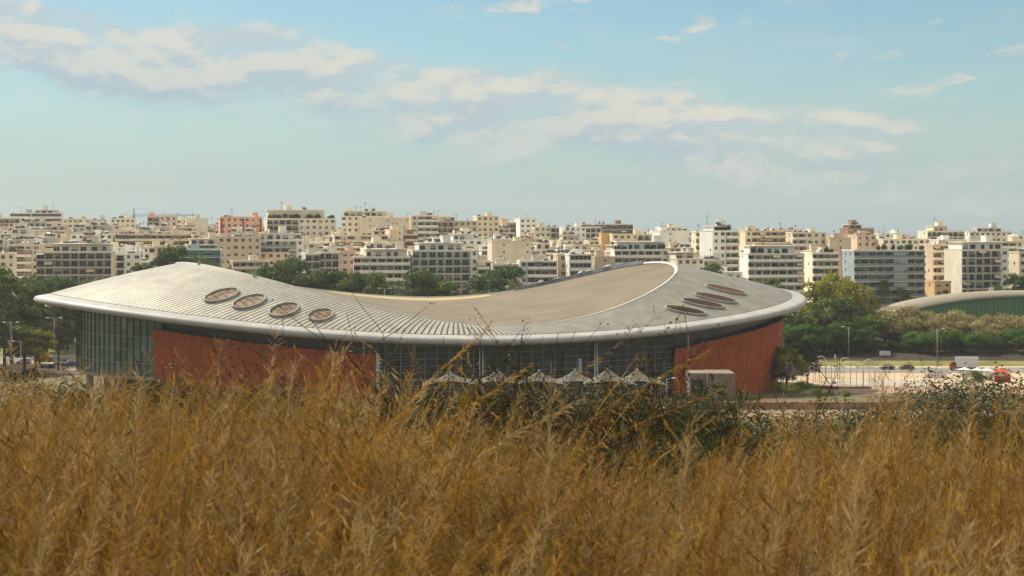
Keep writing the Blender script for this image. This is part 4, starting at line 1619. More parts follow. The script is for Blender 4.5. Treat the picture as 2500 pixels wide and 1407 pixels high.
def trunk_mesh(seed, h=0.55, r=0.022, limbs=5, spread=0.2):
    rnd = random.Random(seed)
    mb = MB()
    top = Vector((rnd.uniform(-.03, .03), rnd.uniform(-.03, .03), h))
    mb.tube([(0, 0, -0.02), (0.006, 0.004, h * 0.4), top], r, r * 0.55, 8)
    for k in range(limbs):
        z = h * rnd.uniform(0.5, 0.95)
        a = rnd.uniform(0, 6.28)
        e = Vector((math.cos(a) * spread, math.sin(a) * spread, z + rnd.uniform(0.12, 0.3)))
        mb.tube([(0.004, 0.002, z), (e.x * 0.45, e.y * 0.45, z + 0.09), e], r * 0.45, r * 0.15, 5)
    return mb.mesh('trunk', M_BARK, True)


TREES = {
    'broad': ([crown('crown', s, 'tall', [ML['dark']], 0.30, 0.16, 1.0, 26, 5200, 0.020, 0.125) for s in (1, 2, 3)], [trunk_mesh(1), trunk_mesh(2)]),
    'mid': ([crown('crown', s, 'tall', [ML['mid']], 0.33, 0.14, 1.0, 24, 5000, 0.021, 0.13) for s in (4, 5)], [trunk_mesh(3)]),
    'yellow': ([crown('crown', s, 'tall', [ML['yellow']], 0.32, 0.12, 1.0, 28, 5600, 0.020, 0.12) for s in (6, 7)], [trunk_mesh(4)]),
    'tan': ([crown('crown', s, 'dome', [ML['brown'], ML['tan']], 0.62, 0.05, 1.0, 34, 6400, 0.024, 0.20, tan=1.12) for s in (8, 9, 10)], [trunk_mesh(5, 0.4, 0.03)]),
    'round': ([crown('crown', s, 'tall', [ML['pine']], 0.50, 0.16, 1.0, 36, 7000, 0.022, 0.18) for s in (11, 12)], [trunk_mesh(6, 0.6, 0.025, 6)]),
    'cypress': ([crown('crown', s, 'cone', [ML['dark']], 0.10, 0.04, 1.0, 40, 1800, 0.018, 0.055) for s in (13, 14)], [trunk_mesh(7, 0.5, 0.015, 0)]),
    'brown': ([crown('crown', 15, 'tall', [ML['brown']], 0.30, 0.15, 1.0, 26, 4600, 0.020, 0.12)], [trunk_mesh(8)]),
    'olive': ([crown('crown', s, 'dome', [ML['olive']], 0.55, 0.02, 1.0, 36, 6000, 0.017, 0.17) for s in (16, 17)], [trunk_mesh(9, 0.3, 0.02, 6)]),
    'scrub': ([crown('crown', s, 'dome', [ML['dusty']], 0.75, -0.05, 1.0, 46, 30000, 0.0062, 0.17) for s in (30, 31)], [trunk_mesh(12, 0.3, 0.012, 5)]),
    'scrubdark': ([crown('crown', s, 'dome', [ML['scrub']], 0.85, -0.05, 1.0, 46, 30000, 0.0066, 0.16) for s in (32, 33)], [trunk_mesh(13, 0.3, 0.012, 6)]),
    'darkbush': ([crown('crown', s, 'dome', [ML['dark']], 0.62, 0.0, 1.0, 30, 4200, 0.026, 0.2) for s in (20, 21)], [trunk_mesh(11, 0.3, 0.02, 4)]),
    'bush': ([crown('crown', s, 'dome', [ML['mid']], 0.62, 0.0, 1.0, 30, 4200, 0.022, 0.2) for s in (18, 19)], [trunk_mesh(10, 0.3, 0.02, 4)]),
}
TREE_RND = random.Random(5)


def behind(px):
    return ('below the tall trees' if px < 190 else 'below the glazed bay' if px < 385 else 'below the long brick wall' if px < 925 else 'below the glass front' if px < 1230 else
            'below the pointed canopies' if px < 1600 else 'below the service block' if px < 1800 else 'below the short brick wall' if px < 1900 else 'below the pole pergola' if px < 2200 else 'below the market stalls')


def belt(px):
    return ('beside the curved roof end' if px < 1992 else 'behind the white arches' if px < 2110 else 'behind the white sign' if px < 2195 else 'behind the delivery van' if px < 2320 else 'behind the lorry' if px < 2400 else 'behind the orange stall')


def block_behind(px):
    c = sorted((abs(b[0] - px), b[2]) for b in ALLB if b[1] < 700)
    return 'before a ' + WORDS[c[0][1]] + ' block'


def tree(kind, px, ytop, D, label, name='tree', wide=1.0, group=None, cat='tree', zoff=0.0, pick=None):
    x = XX(px, D)
    z = tz(x, D) - 0.1 + zoff
    h = max(1.2, (ZZ(ytop, D) - z) * 1.06)
    cr, tr = TREES[kind]
    root = empty(name, (x, D, z), TREE_RND.uniform(0, 6.28))
    wide *= 1.2
    root.scale = (h * wide, h * wide, h)
    k = TREE_RND.randrange(100) if pick is None else pick
    link('trunk', tr[k % len(tr)], root)
    link('crown', cr[k % len(cr)], root)
    tag(root, label, cat, group)
    return root


GB = 'trees between the hall and the city'
for px, y, D, kd, w in ((345, 648, 600, 'broad', 0.9), (395, 632, 606, 'broad', 0.8), (432, 606, 602, 'broad', 0.8), (470, 618, 604, 'mid', 0.8), (505, 636, 600, 'broad', 0.8),
                        (648, 652, 572, 'mid', 0.9), (680, 640, 568, 'broad', 0.8), (712, 622, 575, 'broad', 0.75), (742, 662, 566, 'broad', 0.9),
                        (805, 664, 570, 'broad', 1.0), (835, 674, 566, 'mid', 0.9), (880, 664, 572, 'broad', 0.8), (925, 674, 566, 'mid', 0.8),
                        (1015, 664, 560, 'broad', 0.9), (1045, 672, 563, 'broad', 0.9), (1085, 694, 558, 'mid', 0.9), (1195, 662, 560, 'broad', 0.9), (1226, 642, 566, 'broad', 0.8),
                        (1252, 684, 558, 'mid', 0.8), (1290, 700, 562, 'mid', 0.9), (975, 694, 556, 'olive', 0.8), (1140, 706, 556, 'mid', 0.9)):
    tree(kd, px, y, D, {'broad': 'dark green leafy tree', 'mid': 'lighter green bushy tree', 'olive': 'pale grey-green tree'}[kd] + (' taller than the roof peak ' if y < 630 else ' over the sagging roof ' if px > 780 else ' over the sloping roof ') + block_behind(px), wide=w, group=GB)
tree('brown', 768, 676, 566, 'dry brownish tree behind the roof between green trees', group=GB)
GL = 'tall trees beside the glazed end of the hall'
for px, y, D, kd, w in ((-70, 660, 500, 'broad', 0.9), (-25, 664, 480, 'mid', 0.9), (28, 668, 500, 'mid', 0.85), (68, 684, 520, 'broad', 0.8), (105, 666, 530, 'broad', 0.8), (150, 668, 545, 'broad', 0.8),
                        (190, 678, 555, 'mid', 0.85), (232, 690, 560, 'mid', 0.9), (60, 752, 478, 'broad', 1.0), (96, 742, 500, 'broad', 0.9), (10, 746, 470, 'mid', 1.0), (-45, 756, 460, 'broad', 1.0),
                        (165, 742, 535, 'broad', 1.1), (275, 708, 560, 'broad', 1.0)):
    tree(kd, px, y, D, {'broad': 'tall dark green tree beside the hall\'s glazed end', 'mid': 'tall lighter green tree beside the hall\'s glazed end'}[kd], wide=w, group=GL)
tree('brown', 142, 772, 482, 'brown-leaved conical tree next to the lamp beside the glazed end', wide=0.8)
tree('yellow', 86, 800, 470, 'small yellow-green tree by the car park beside the glazed end', wide=1.1)
for px, y, D, kd, w, lb in ((1735, 646, 606, 'broad', 1.0, 'small dark tree showing over the curved roof beside the white tower'),
                            (1878, 676, 606, 'mid', 0.9, 'round green tree above the curved roof end in front of the white balconied block'),
                            (1988, 684, 548, 'yellow', 0.8, 'tall yellow-leaved tree next to the curved roof end'),
                            (2032, 664, 560, 'yellow', 0.75, 'tallest yellow-green tree in front of the blue-grey block'),
                            (2078, 684, 545, 'yellow', 0.85, 'broad yellow-green tree in front of the blue-grey block'),
                            (2016, 724, 532, 'mid', 0.95, 'rounded green tree below the yellow trees'),
                            (2060, 730, 530, 'broad', 1.0, 'dark green tree at the foot of the yellow trees'),
                            (1952, 742, 528, 'mid', 1.1, 'low leafy tree tucked beside the curved roof end'),
                            (2122, 704, 575, 'yellow', 0.7, 'slim yellowish tree beside the arched green hall'),
                            (2158, 688, 640, 'mid', 0.8, 'green tree in front of the glass-balcony block by the arched hall'),
                            (2206, 700, 640, 'mid', 0.9, 'bright green tree at the tip of the arched hall roof'),
                            (2100, 745, 536, 'mid', 1.2, 'low green tree behind the tan flowering trees'),
                            (2440, 694, 628, 'mid', 1.0, 'light green tree rising behind the arched hall roof'),
                            (2482, 668, 632, 'broad', 1.0, 'dark tree rising behind the arched hall roof'),
                            (2300, 704, 628, 'mid', 0.9, 'small green tree between orange house and arched hall'),
                            (2530, 690, 625, 'broad', 1.0, 'dark tree behind the arched hall beside another')):
    tree(kd, px, y, D, lb, wide=w)
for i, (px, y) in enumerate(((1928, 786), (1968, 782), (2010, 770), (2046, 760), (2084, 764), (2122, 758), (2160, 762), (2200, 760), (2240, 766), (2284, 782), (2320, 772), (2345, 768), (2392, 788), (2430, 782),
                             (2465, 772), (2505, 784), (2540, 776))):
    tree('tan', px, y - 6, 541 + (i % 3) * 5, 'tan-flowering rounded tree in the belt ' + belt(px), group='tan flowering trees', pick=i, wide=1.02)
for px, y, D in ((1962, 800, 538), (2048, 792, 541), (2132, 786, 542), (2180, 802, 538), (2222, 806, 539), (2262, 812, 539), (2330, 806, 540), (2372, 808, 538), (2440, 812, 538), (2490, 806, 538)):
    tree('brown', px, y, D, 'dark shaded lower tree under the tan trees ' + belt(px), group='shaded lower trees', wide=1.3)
for i, (px, y) in enumerate(((1955, 794), (2026, 800), (1938, 788), (1984, 798), (2008, 806), (2043, 798), (2072, 788), (2094, 800), (2238, 812), (2272, 816), (2306, 810), (2346, 818), (2376, 816), (2412, 818), (2470, 806), (2510, 800))):
    tree('round', px, y, 523 + (i % 3) * 3, 'round-crowned green pine on the lawn ' + belt(px), group='round pines along the lawn', pick=i, wide=1.15)
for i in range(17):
    tree('darkbush', 1930 + i * 35 + (i % 3) * 6, 826 + (i * 7) % 11, 528 + (i % 2) * 4, 'low dark bush filling the gap under the tree belt ' + belt(1930 + i * 35), name='shrub', cat='shrub', group='bushes under the tree belt', wide=1.2)  # bushes added to darken the shaded gap below the crowns
for i, (cx, cy) in enumerate(((1270, 1065), (1415, 1040), (1540, 1030), (1598, 995), (1615, 1080), (1705, 1070), (1820, 1080), (1838, 1075), (1900, 1070), (1985, 1030), (2105, 1030), (2120, 1070), (2210, 1040),
                              (2280, 1035), (2370, 1045), (2450, 1050))):
    tree('cypress', 1860 + cx / 3.906, 480 + cy / 3.906, 574 + (i % 4) * 2, 'thin dark cypress in the row before the arched green wall', name='cypress', group='cypresses before the arched hall', pick=i,
         wide=1.0 if i % 3 else 0.8)

# ------------------------------------------------------------------ arched hall with the green side
def arched_hall():
    D0 = 592.0
    root = empty('arched_hall', (XX(2218, D0), D0, tz(0, D0)))
    org = (XX(2218, D0), D0, tz(0, D0))
    tag(root, 'low arched hall with pale curved roof and dark green wall', 'hall')
    x0 = XX(2218, D0)
    z0 = ZZ(760, D0)
    Wd = 84.0
    hgt = ZZ(721.5, D0) - z0
    off = Vector((-1.8, 26.0, 0.0))
    n = 40
    fr = []
    for i in range(n + 1):
        t = i / n
        # quick rise from the tip and flat crest
        z = z0 + hgt * (math.sin(math.pi * t) ** 0.72)
        fr.append(Vector((x0 + Wd * t, D0 + 3.0 * math.sin(math.pi * t), z)))
    bk = [p + off + Vector((0, 0, 0.5)) for p in fr]
    mb = MB()
    dz = Vector((0, 0, 0.6))
    over = Vector((0.2, -0.7, 0))
    mid = [p + off * 0.5 + Vector((0, 0, 1.2)) for p in fr]
    rows = [[p + over - dz for p in fr], [p + over for p in fr], mid, bk, [p - dz for p in bk]]
    mb.grid(rows)
    for e in (0, -1):
        mb.face([r[e] for r in rows])
    mb.build('curved_roof', mat('arched_roof_sheet', S(140, 130, 110), rough=0.75, var=0.1, scale=0.15, fine=0.08), root, True, org)
    for (tt0, tt1) in ((0.0, 1.0),):
        N = 56
        for i in range(N):
            a, b = i / N, (i + 1) / N

            def pt(t):
                k = t * n
                i0 = min(n - 1, int(k))
                return fr[i0].lerp(fr[i0 + 1], k - i0)
            pa, pb = pt(a + 0.0008), pt(b - 0.0008)
            zb = tz(0, D0) - 1
            if min(pa.z, pb.z) - 0.62 < zb:
                continue
            m = MB()
            m.face([(pa.x, pa.y, zb), (pb.x, pb.y, zb), (pb.x, pb.y, pb.z - 0.62), (pa.x, pa.y, pa.z - 0.62)])
            m.build('green_wall_panel', mat('green_cladding', S(88, 126, 84), rough=0.55, var=0.08, scale=0.2, rnd=0.03), root, False, org)
    m = MB()
    zb = tz(0, D0) - 1
    m.grid([[(p.x, p.y + 0.3, zb), (p.x, p.y + 0.3, p.z - 0.7)] for p in fr])
    m.build('rear_liner', M_SOFFIT, root, False, org)
    m = MB()
    for px in (2418, 2424):
        p = P(px, 713, 610)
        m.box(p.x - 0.3, p.x + 0.3, 610, 610.6, p.z - 3.5, p.z + 1.6)
    m.build('roof_vent', M_WHITE, root, False, org)


arched_hall()

# ------------------------------------------------------------------ lamps, sign, crane
def lamp(px, ytop, D, arms, label, w=1.4):
    x = XX(px, D)
    z = tz(x, D)
    h = ZZ(ytop, D) - z
    root = empty('street_lamp', (x, D, z))
    tag(root, label, 'street lamp')
    m = MB()
    m.tube([(0, 0, -0.2), (0, 0, h)], 0.11, 0.07, 8)
    m.build('pole', M_STEEL, root, True)
    for s in arms:
        m = MB()
        m.bar((0, 0, h - 0.1), (s * w, 0, h + 0.12), 0.09)
        m.build('arm', M_STEEL, root)
        m = MB()
        m.tube([(s * w, 0, h + 0.06), (s * (w + 0.8), 0, h + 0.14)], 0.16, 0.12, 8)
        m.build('lamp_head', M_WHITE, root, True)
    return root


lamp(27, 788, 452, (-1, 1), 'twin-armed street lamp among the tall trees, away from the hall')
lamp(132, 777, 462, (-1, 1), 'twin-armed street lamp next to the brown conical tree')
lamp(51, 834, 440, (-1,), 'low single-armed lamp with a long white head by the car park', 1.6)
lamp(2072, 799, 512, (-1,), 'tall grey lamp post before the round pines and white sign')
lamp(2288, 804, 500, (1,), 'tall grey lamp post on the lawn next to the red-cab truck')
lamp(939, 705, 520, (-1, 1), 'twin-armed lamp peeking over the low middle of the hall roof')
lamp(1628, 925, 338, (-1, 1), 'short twin-armed lamp before the canopies and brick wall', 1.0)
lamp(1912, 815, 408, (-1,), 'thin pole light against the battered brick corner', 0.6)

def sign(px0, px1, y0, y1, D, label):
    x0, x1 = XX(px0, D), XX(px1, D)
    zt, zb = ZZ(y0, D), ZZ(y1, D)
    g = tz(0, D)
    root = empty('sign_board', ((x0 + x1) / 2, D, g))
    tag(root, label, 'sign')
    w = (x1 - x0) / 2
    m = MB()
    m.box(-w, w, -0.05, 0.05, zb - g, zt - g)
    m.build('panel', M_WHITE, root)
    for s in (-0.8, 0.8):
        m = MB()
        m.tube([(w * s, 0.1, -0.2), (w * s, 0.1, zt - g - 0.1)], 0.06, n=6)
        m.build('post', M_STEEL, root)


sign(2147, 2174, 857, 868, 514, 'white rectangular sign board in front of the dark tree band')
sign(2037, 2041, 866, 877, 508, 'small upright white sign by the round pines')


def crane():
    D = 1500.0
    x = XX(327, D)
    zb = tz(0, D)
    root = empty('tower_crane', (x, D, zb))
    tag(root, 'thin tower crane with long jib above the skyline roofs', 'crane')
    zj = ZZ(528, D) - zb
    zt = ZZ(508, D) - zb
    m = MB()
    for sx in (-0.8, 0.8):
        for sy in (-0.8, 0.8):
            m.bar((sx, sy, 0), (sx, sy, zj + 1), 0.28)
    k = 0
    z = 0.0
    while z < zj:
        m.bar((-0.8, -0.8, z), (0.8, -0.8, z + 2.2), 0.2)
        m.bar((0.8, -0.8, z), (-0.8, -0.8, z + 2.2), 0.2)
        z += 2.2
    m.build('mast', mat('crane_paint', S(120, 128, 130), rough=0.6), root)
    m = MB()
    m.bar((-0.8, 0, zj), (0, 0, zt), 0.35)
    m.bar((0.8, 0, zj), (0, 0, zt), 0.35)
    m.build('tower_head', _MATS['crane_paint'], root)
    L = (485 - 327) / F * D
    m = MB()
    m.bar((0, 0, zj), (L, 0, zj + 0.5), 0.3)
    m.bar((0, 0, zj + 1.6), (L, 0, zj + 1.2), 0.22)
    q = 0.0
    while q < L:
        m.bar((q, 0, zj), (q + 1.5, 0, zj + 1.5), 0.16)
        m.bar((q + 1.5, 0, zj + 1.5), (q + 3, 0, zj), 0.16)
        q += 3
    m.build('jib', _MATS['crane_paint'], root)
    m = MB()
    m.bar((0, 0, zj), (-13, 0, zj), 0.45)
    m.box(-13, -9, -0.8, 0.8, zj - 1.8, zj - 0.2)
    m.build('counter_jib', _MATS['crane_paint'], root)
    m = MB()
    m.bar((0, 0, zt), (L * 0.75, 0, zj + 1.5), 0.12)
    m.bar((0, 0, zt), (-12, 0, zj), 0.12)
    m.build('tie_rod', _MATS['crane_paint'], root)


crane()

# ------------------------------------------------------------------ vehicles
M_TYRE = mat('tyre', (0.02, 0.02, 0.02), rough=0.85)
M_CARGL = mat('car_glass', (0.02, 0.024, 0.028), rough=0.08, spec=0.7)
M_LAMPW = mat('headlight', (0.7, 0.7, 0.66), rough=0.2)
M_LAMPR = mat('tail_light', (0.4, 0.02, 0.015), rough=0.3)


def loft(stations, name, m, root):
    mb = MB()
    mb.grid(stations)
    mb.face(stations[0][::-1])
    mb.face(stations[-1])
    return mb.build(name, m, root, False)


def wheel(root, x, y, r, w=0.22):
    m = MB()
    m.tube([(x, y - w / 2, r), (x, y + w / 2, r)], r, n=16)
    o = m.build('wheel', M_TYRE, root)
    m = MB()
    s = 1 if y > 0 else -1
    m.tube([(x, y + s * (w / 2 - 0.01), r), (x, y + s * (w / 2 + 0.02), r)], r * 0.6, n=12)
    m.build('rim', M_STEEL, o)


def paint(name, c):
    m = mat(name, c, rough=0.3, var=0.04, spec=0.5)
    m.node_tree.nodes['Principled BSDF'].inputs['Coat Weight'].default_value = 0.6
    return m


def car(px, D, rz, pm, label, Lk=1.0, group=None):
    x = XX(px, D)
    root = empty('parked_car', (x, D, tz(x, D) + 0.06), rz)
    tag(root, label, 'car', group)
    # x, lower half-width, belt height, roof height, roof half-width
    stn = [(-2.1, 0.72, 0.55, 0.58, 0.66), (-2.0, 0.82, 0.70, 0.74, 0.72), (-1.15, 0.86, 0.90, 0.94, 0.72), (-0.45, 0.87, 0.95, 1.38, 0.60), (0.3, 0.87, 0.96, 1.46, 0.60),
           (1.2, 0.87, 0.97, 1.38, 0.58), (1.75, 0.85, 0.98, 1.02, 0.66), (2.0, 0.80, 0.85, 0.90, 0.66), (2.08, 0.74, 0.5, 0.6, 0.62)]
    rows = []
    for sx, w, zb, zr, wr in stn:
        sx *= Lk
        rows.append([(sx, -w * 0.92, 0.22), (sx, -w, 0.42), (sx, -w, zb), (sx, -wr, zr), (sx, wr, zr), (sx, w, zb), (sx, w, 0.42), (sx, w * 0.92, 0.22)])
    loft(rows, 'body', pm, root)
    for s in (-1, 1):
        m = MB()
        for i in (3, 4):
            a, b = stn[i], stn[i + 1]
            o = 0.012 * s
            m.face([(a[0] * Lk + 0.05, s * (a[1] - 0.015) + o, a[2] + 0.04), (b[0] * Lk - 0.05, s * (b[1] - 0.015) + o, b[2] + 0.04),
                    (b[0] * Lk - 0.05, s * (b[4] + 0.03) + o, b[3] - 0.06), (a[0] * Lk + 0.05, s * (a[4] + 0.03) + o, a[3] - 0.06)])
        m.build('side_window', M_CARGL, root)
        for q in (-1.3, 1.3):
            wheel(root, q * Lk, s * 0.80, 0.31)
        m = MB()
        m.box(-2.06 * Lk, -2.0 * Lk, s * 0.62 - 0.14, s * 0.62 + 0.14, 0.56, 0.68)
        m.build('headlight', M_LAMPW, root)
        m = MB()
        m.box(2.02 * Lk, 2.07 * Lk, s * 0.62 - 0.12, s * 0.62 + 0.12, 0.62, 0.8)
        m.build('tail_light', M_LAMPR, root)
    m = MB()
    a, b = stn[2], stn[3]
    m.face([(a[0] * Lk + .06, -0.66, a[3] + 0.03), (a[0] * Lk + .06, 0.66, a[3] + 0.03), (b[0] * Lk - .03, 0.56, b[3] + 0.0), (b[0] * Lk - .03, -0.56, b[3] + 0.0)])
    m.build('windscreen', M_CARGL, root)
    a, b = stn[5], stn[6]
    m = MB()
    m.face([(a[0] * Lk + .04, -0.54, a[3] + 0.005), (a[0] * Lk + .04, 0.54, a[3] + 0.005), (b[0] * Lk - .05, 0.62, b[3] + 0.05), (b[0] * Lk - .05, -0.62, b[3] + 0.05)])
    m.build('rear_window', M_CARGL, root)
    return root


P_BLK = paint('black_paint', (0.012, 0.013, 0.015))
P_NAVY = paint('navy_paint', (0.014, 0.022, 0.035))
P_WHT = paint('white_car_paint', (0.66, 0.66, 0.63))
P_SIL = paint('silver_paint', (0.36, 0.37, 0.37))
P_RED = paint('red_paint', (0.42, 0.03, 0.02))
P_BLU = paint('blue_paint', (0.03, 0.07, 0.20))
car(2166, 484, R(8), P_BLK, 'black hatchback parked at the kerb before the white sign')
car(2213, 484, R(6), P_NAVY, 'dark navy car parked at the kerb beside the black hatchback')


def van(px, D, rz, label, pm):
    x = XX(px, D)
    root = empty('delivery_van', (x, D, tz(x, D) + 0.06), rz)
    tag(root, label, 'van')
    stn = [(-2.85, 0.86, 0.85, 0.90, 0.8), (-2.7, 0.94, 1.05, 1.12, 0.86), (-2.05, 0.98, 1.25, 1.32, 0.88), (-1.35, 0.99, 1.35, 2.35, 0.84), (-0.9, 0.99, 1.4, 2.55, 0.86), (2.7, 0.99, 1.4, 2.55, 0.86), (2.8, 0.97, 1.4, 2.48, 0.84)]
    rows = [[(sx, -w * 0.94, 0.3), (sx, -w, 0.5), (sx, -w, zb), (sx, -wr, zr), (sx, wr, zr), (sx, w, zb), (sx, w, 0.5), (sx, w * 0.94, 0.3)] for sx, w, zb, zr, wr in stn]
    loft(rows, 'body', pm, root)
    for s in (-1, 1):
        for q in (-1.9, 1.75):
            wheel(root, q, s * 0.92, 0.36)
        m = MB()
        m.face([(-1.85, s * 0.998, 1.36), (-0.75, s * 1.0, 1.42), (-0.75, s * 0.935, 2.05), (-1.45, s * 0.93, 2.02)])
        m.build('cab_window', M_CARGL, root)
        m = MB()
        m.box(-0.62, 0.75, s * 0.985 - 0.01, s * 0.985 + 0.01, 0.62, 1.36)
        m.build('sliding_door', pm, root)
        m = MB()
        m.box(-2.83, -2.7, s * 0.7 - 0.15, s * 0.7 + 0.15, 0.8, 0.98)
        m.build('headlight', M_LAMPW, root)
        m = MB()
        m.box(2.78, 2.83, s * 0.86 - 0.08, s * 0.86 + 0.08, 0.8, 1.5)
        m.build('tail_light', M_LAMPR, root)
    m = MB()
    m.face([(-2.04, -0.82, 1.36), (-2.04, 0.82, 1.36), (-1.4, 0.76, 2.3), (-1.4, -0.76, 2.3)])
    m.build('windscreen', M_CARGL, root)
    m = MB()
    m.box(2.81, 2.84, -0.75, -0.05, 1.5, 2.2)
    m.box(2.81, 2.84, 0.05, 0.75, 1.5, 2.2)
    m.build('rear_window', M_CARGL, root)


van(2285, 458, R(-14), 'white delivery van standing on the beige plaza', P_WHT)
van(2164, 566, R(5), 'white minibus half hidden behind the tan trees by the arched hall', P_SIL)


def truck(px, D, rz):
    x = XX(px, D)
    root = empty('box_truck', (x, D, tz(x, D) + 0.06), rz)
    tag(root, 'red-cab lorry with a tall white box body at the kerb', 'truck')
    stn = [(-3.9, 1.0, 1.3, 1.35, 0.95), (-3.75, 1.05, 1.35, 1.7, 0.96), (-3.3, 1.05, 1.4, 2.35, 0.92), (-2.2, 1.05, 1.4, 2.4, 0.92)]
    rows = [[(sx, -w, 0.5), (sx, -w, 0.7), (sx, -w, zb), (sx, -wr, zr), (sx, wr, zr), (sx, w, zb), (sx, w, 0.7), (sx, w, 0.5)] for sx, w, zb, zr, wr in stn]
    loft(rows, 'cab', P_RED, root)
    m = MB()
    m.box(-2.05, 3.9, -1.2, 1.2, 0.95, 3.75, 0)
    for k in range(6):
        q = -2.05 + 5.95 * k / 5
        m.box(q - 0.03, q + 0.03, -1.23, 1.23, 0.93, 3.78, 1)
    m.build('box_body', [P_WHT, M_STEEL], root)
    m = MB()
    m.box(-3.6, 3.8, -0.5, 0.5, 0.55, 0.9)
    m.build('chassis', M_TYRE, root)
    for s in (-1, 1):
        for q in (-3.1, 1.6, 2.7):
            wheel(root, q, s * 0.95, 0.45, 0.3)
        m = MB()
        m.face([(-3.2, s * 1.055, 1.45), (-2.4, s * 1.055, 1.45), (-2.4, s * 0.95, 2.2), (-3.15, s * 0.95, 2.15)])
        m.build('cab_window', M_CARGL, root)
    m = MB()
    m.face([(-3.78, -0.92, 1.66), (-3.78, 0.92, 1.66), (-3.33, 0.88, 2.25), (-3.33, -0.88, 2.25)])
    m.build('windscreen', M_CARGL, root)


truck(2352, 481, R(-6))
for px, D, pm, lb in ((58, 500, P_WHT, 'white car parked under the trees beside the glazed end'), (102, 505, P_SIL, 'silver car parked between the white car and blue bins'),
                      (150, 498, P_WHT, 'white estate car parked beside the blue bins'), (172, 494, P_BLU, 'dark blue car parked next to the hall\'s columns'), (74, 470, P_BLK, 'black car parked in front of the white car beside the lamp')):
    car(px, D, R(8), pm, lb, 1.02)
M_BIN = mat('blue_bin', S(42, 66, 120), rough=0.5)
for i, px in enumerate((116, 123, 130, 104)):
    D = 486
    x = XX(px, D)
    root = empty('recycling_bin', (x, D, tz(x, D) + 0.15))
    tag(root, 'blue wheeled recycling bin beside the car park trees', 'bin', 'blue recycling bins')
    m = MB()
    m.grid([[(-0.5, -0.35, 0.12), (0.5, -0.35, 0.12), (0.5, 0.35, 0.12), (-0.5, 0.35, 0.12)], [(-0.6, -0.42, 1.1), (0.6, -0.42, 1.1), (0.6, 0.42, 1.1), (-0.6, 0.42, 1.1)]], close=True)
    m.build('body', M_BIN, root)
    m = MB()
    m.grid([[(-0.63, -0.45, 1.1), (0.63, -0.45, 1.1), (0.63, 0.45, 1.1), (-0.63, 0.45, 1.1)], [(-0.55, -0.25, 1.28), (0.55, -0.25, 1.28), (0.55, 0.35, 1.3), (-0.55, 0.35, 1.3)]], close=True)
    m.face([(-0.55, -0.25, 1.28), (0.55, -0.25, 1.28), (0.55, 0.35, 1.3), (-0.55, 0.35, 1.3)])
    m.build('lid', M_BIN, root)
    for s in (-0.4, 0.4):
        m = MB()
        m.tube([(s, -0.25, 0.09), (s + 0.06, -0.25, 0.09)], 0.1, n=8)
        m.build('wheel', M_TYRE, root)

# ------------------------------------------------------------------ plaza things
def canopy(px, D, w, ypk, yed, label, group, rz=0.0, m_=M_CANVAS):
    x = XX(px, D)
    g = tz(x, D)
    zp, ze = ZZ(ypk, D) - g, ZZ(yed, D) - g
    root = empty('tensile_canopy', (x, D, g), rz)
    tag(root, label, 'canopy', group)
    N, K = 32, 9
    rows = []
    for k in range(K + 1):
        r = k / K
        row = []
        for i in range(N):
            a = 2 * math.pi * i / N
            c, s = math.cos(a), math.sin(a)
            q = 1 / max(abs(c), abs(s))                   # square outline
            edge = 0.80 + 0.20 * (min(1.0, (q - 1) / 0.414)) # concave edges between the corners
            cor = (q - 1) / 0.414
            z = ze + (zp - ze) * (1 - r) ** 2.1 + 0.55 * r * r * (1 - cor) * 0.9 - 0.2 * r * r * cor
            rr = 0.04 + 0.96 * r
            row.append((c * q * edge * rr * w / 2, s * q * edge * rr * w / 2, z))
        rows.append(row)
    mb = MB()
    mb.grid(rows, close=True)
    mb.build('membrane', m_, root, True)
    m = MB()
    m.tube([(0, 0, -0.3), (0, 0, zp + 0.35)], 0.09, n=8)
    m.build('mast', M_STEEL, root, True)
    for sx in (-1, 1):
        for sy in (-1, 1):
            m = MB()
            m.tube([(sx * w * 0.47, sy * w * 0.47, -0.3), (sx * w * 0.49, sy * w * 0.49, ze - 0.1)], 0.04, n=6)
            m.build('post', M_STEEL, root, True)


for px, D, yp in ((1100, 331, 910), (1215, 332, 906), (1316, 334, 907), (1404, 335, 905), (1484, 331, 901), (1556, 337, 904)):
    canopy(px, D, 10.5, yp, 932, 'pale grey tensile canopy with pointed top at the hall\'s glass front', 'pointed canopies along the glass front')
for px, D, yp in ((1906, 404, 884), (1918, 400, 886), (1934, 397, 892)):
    canopy(px, D, 5.6, yp, 914, 'grey tensile canopy with pointed top by the battered brick corner', 'pointed canopies by the brick corner', rz=0.5)


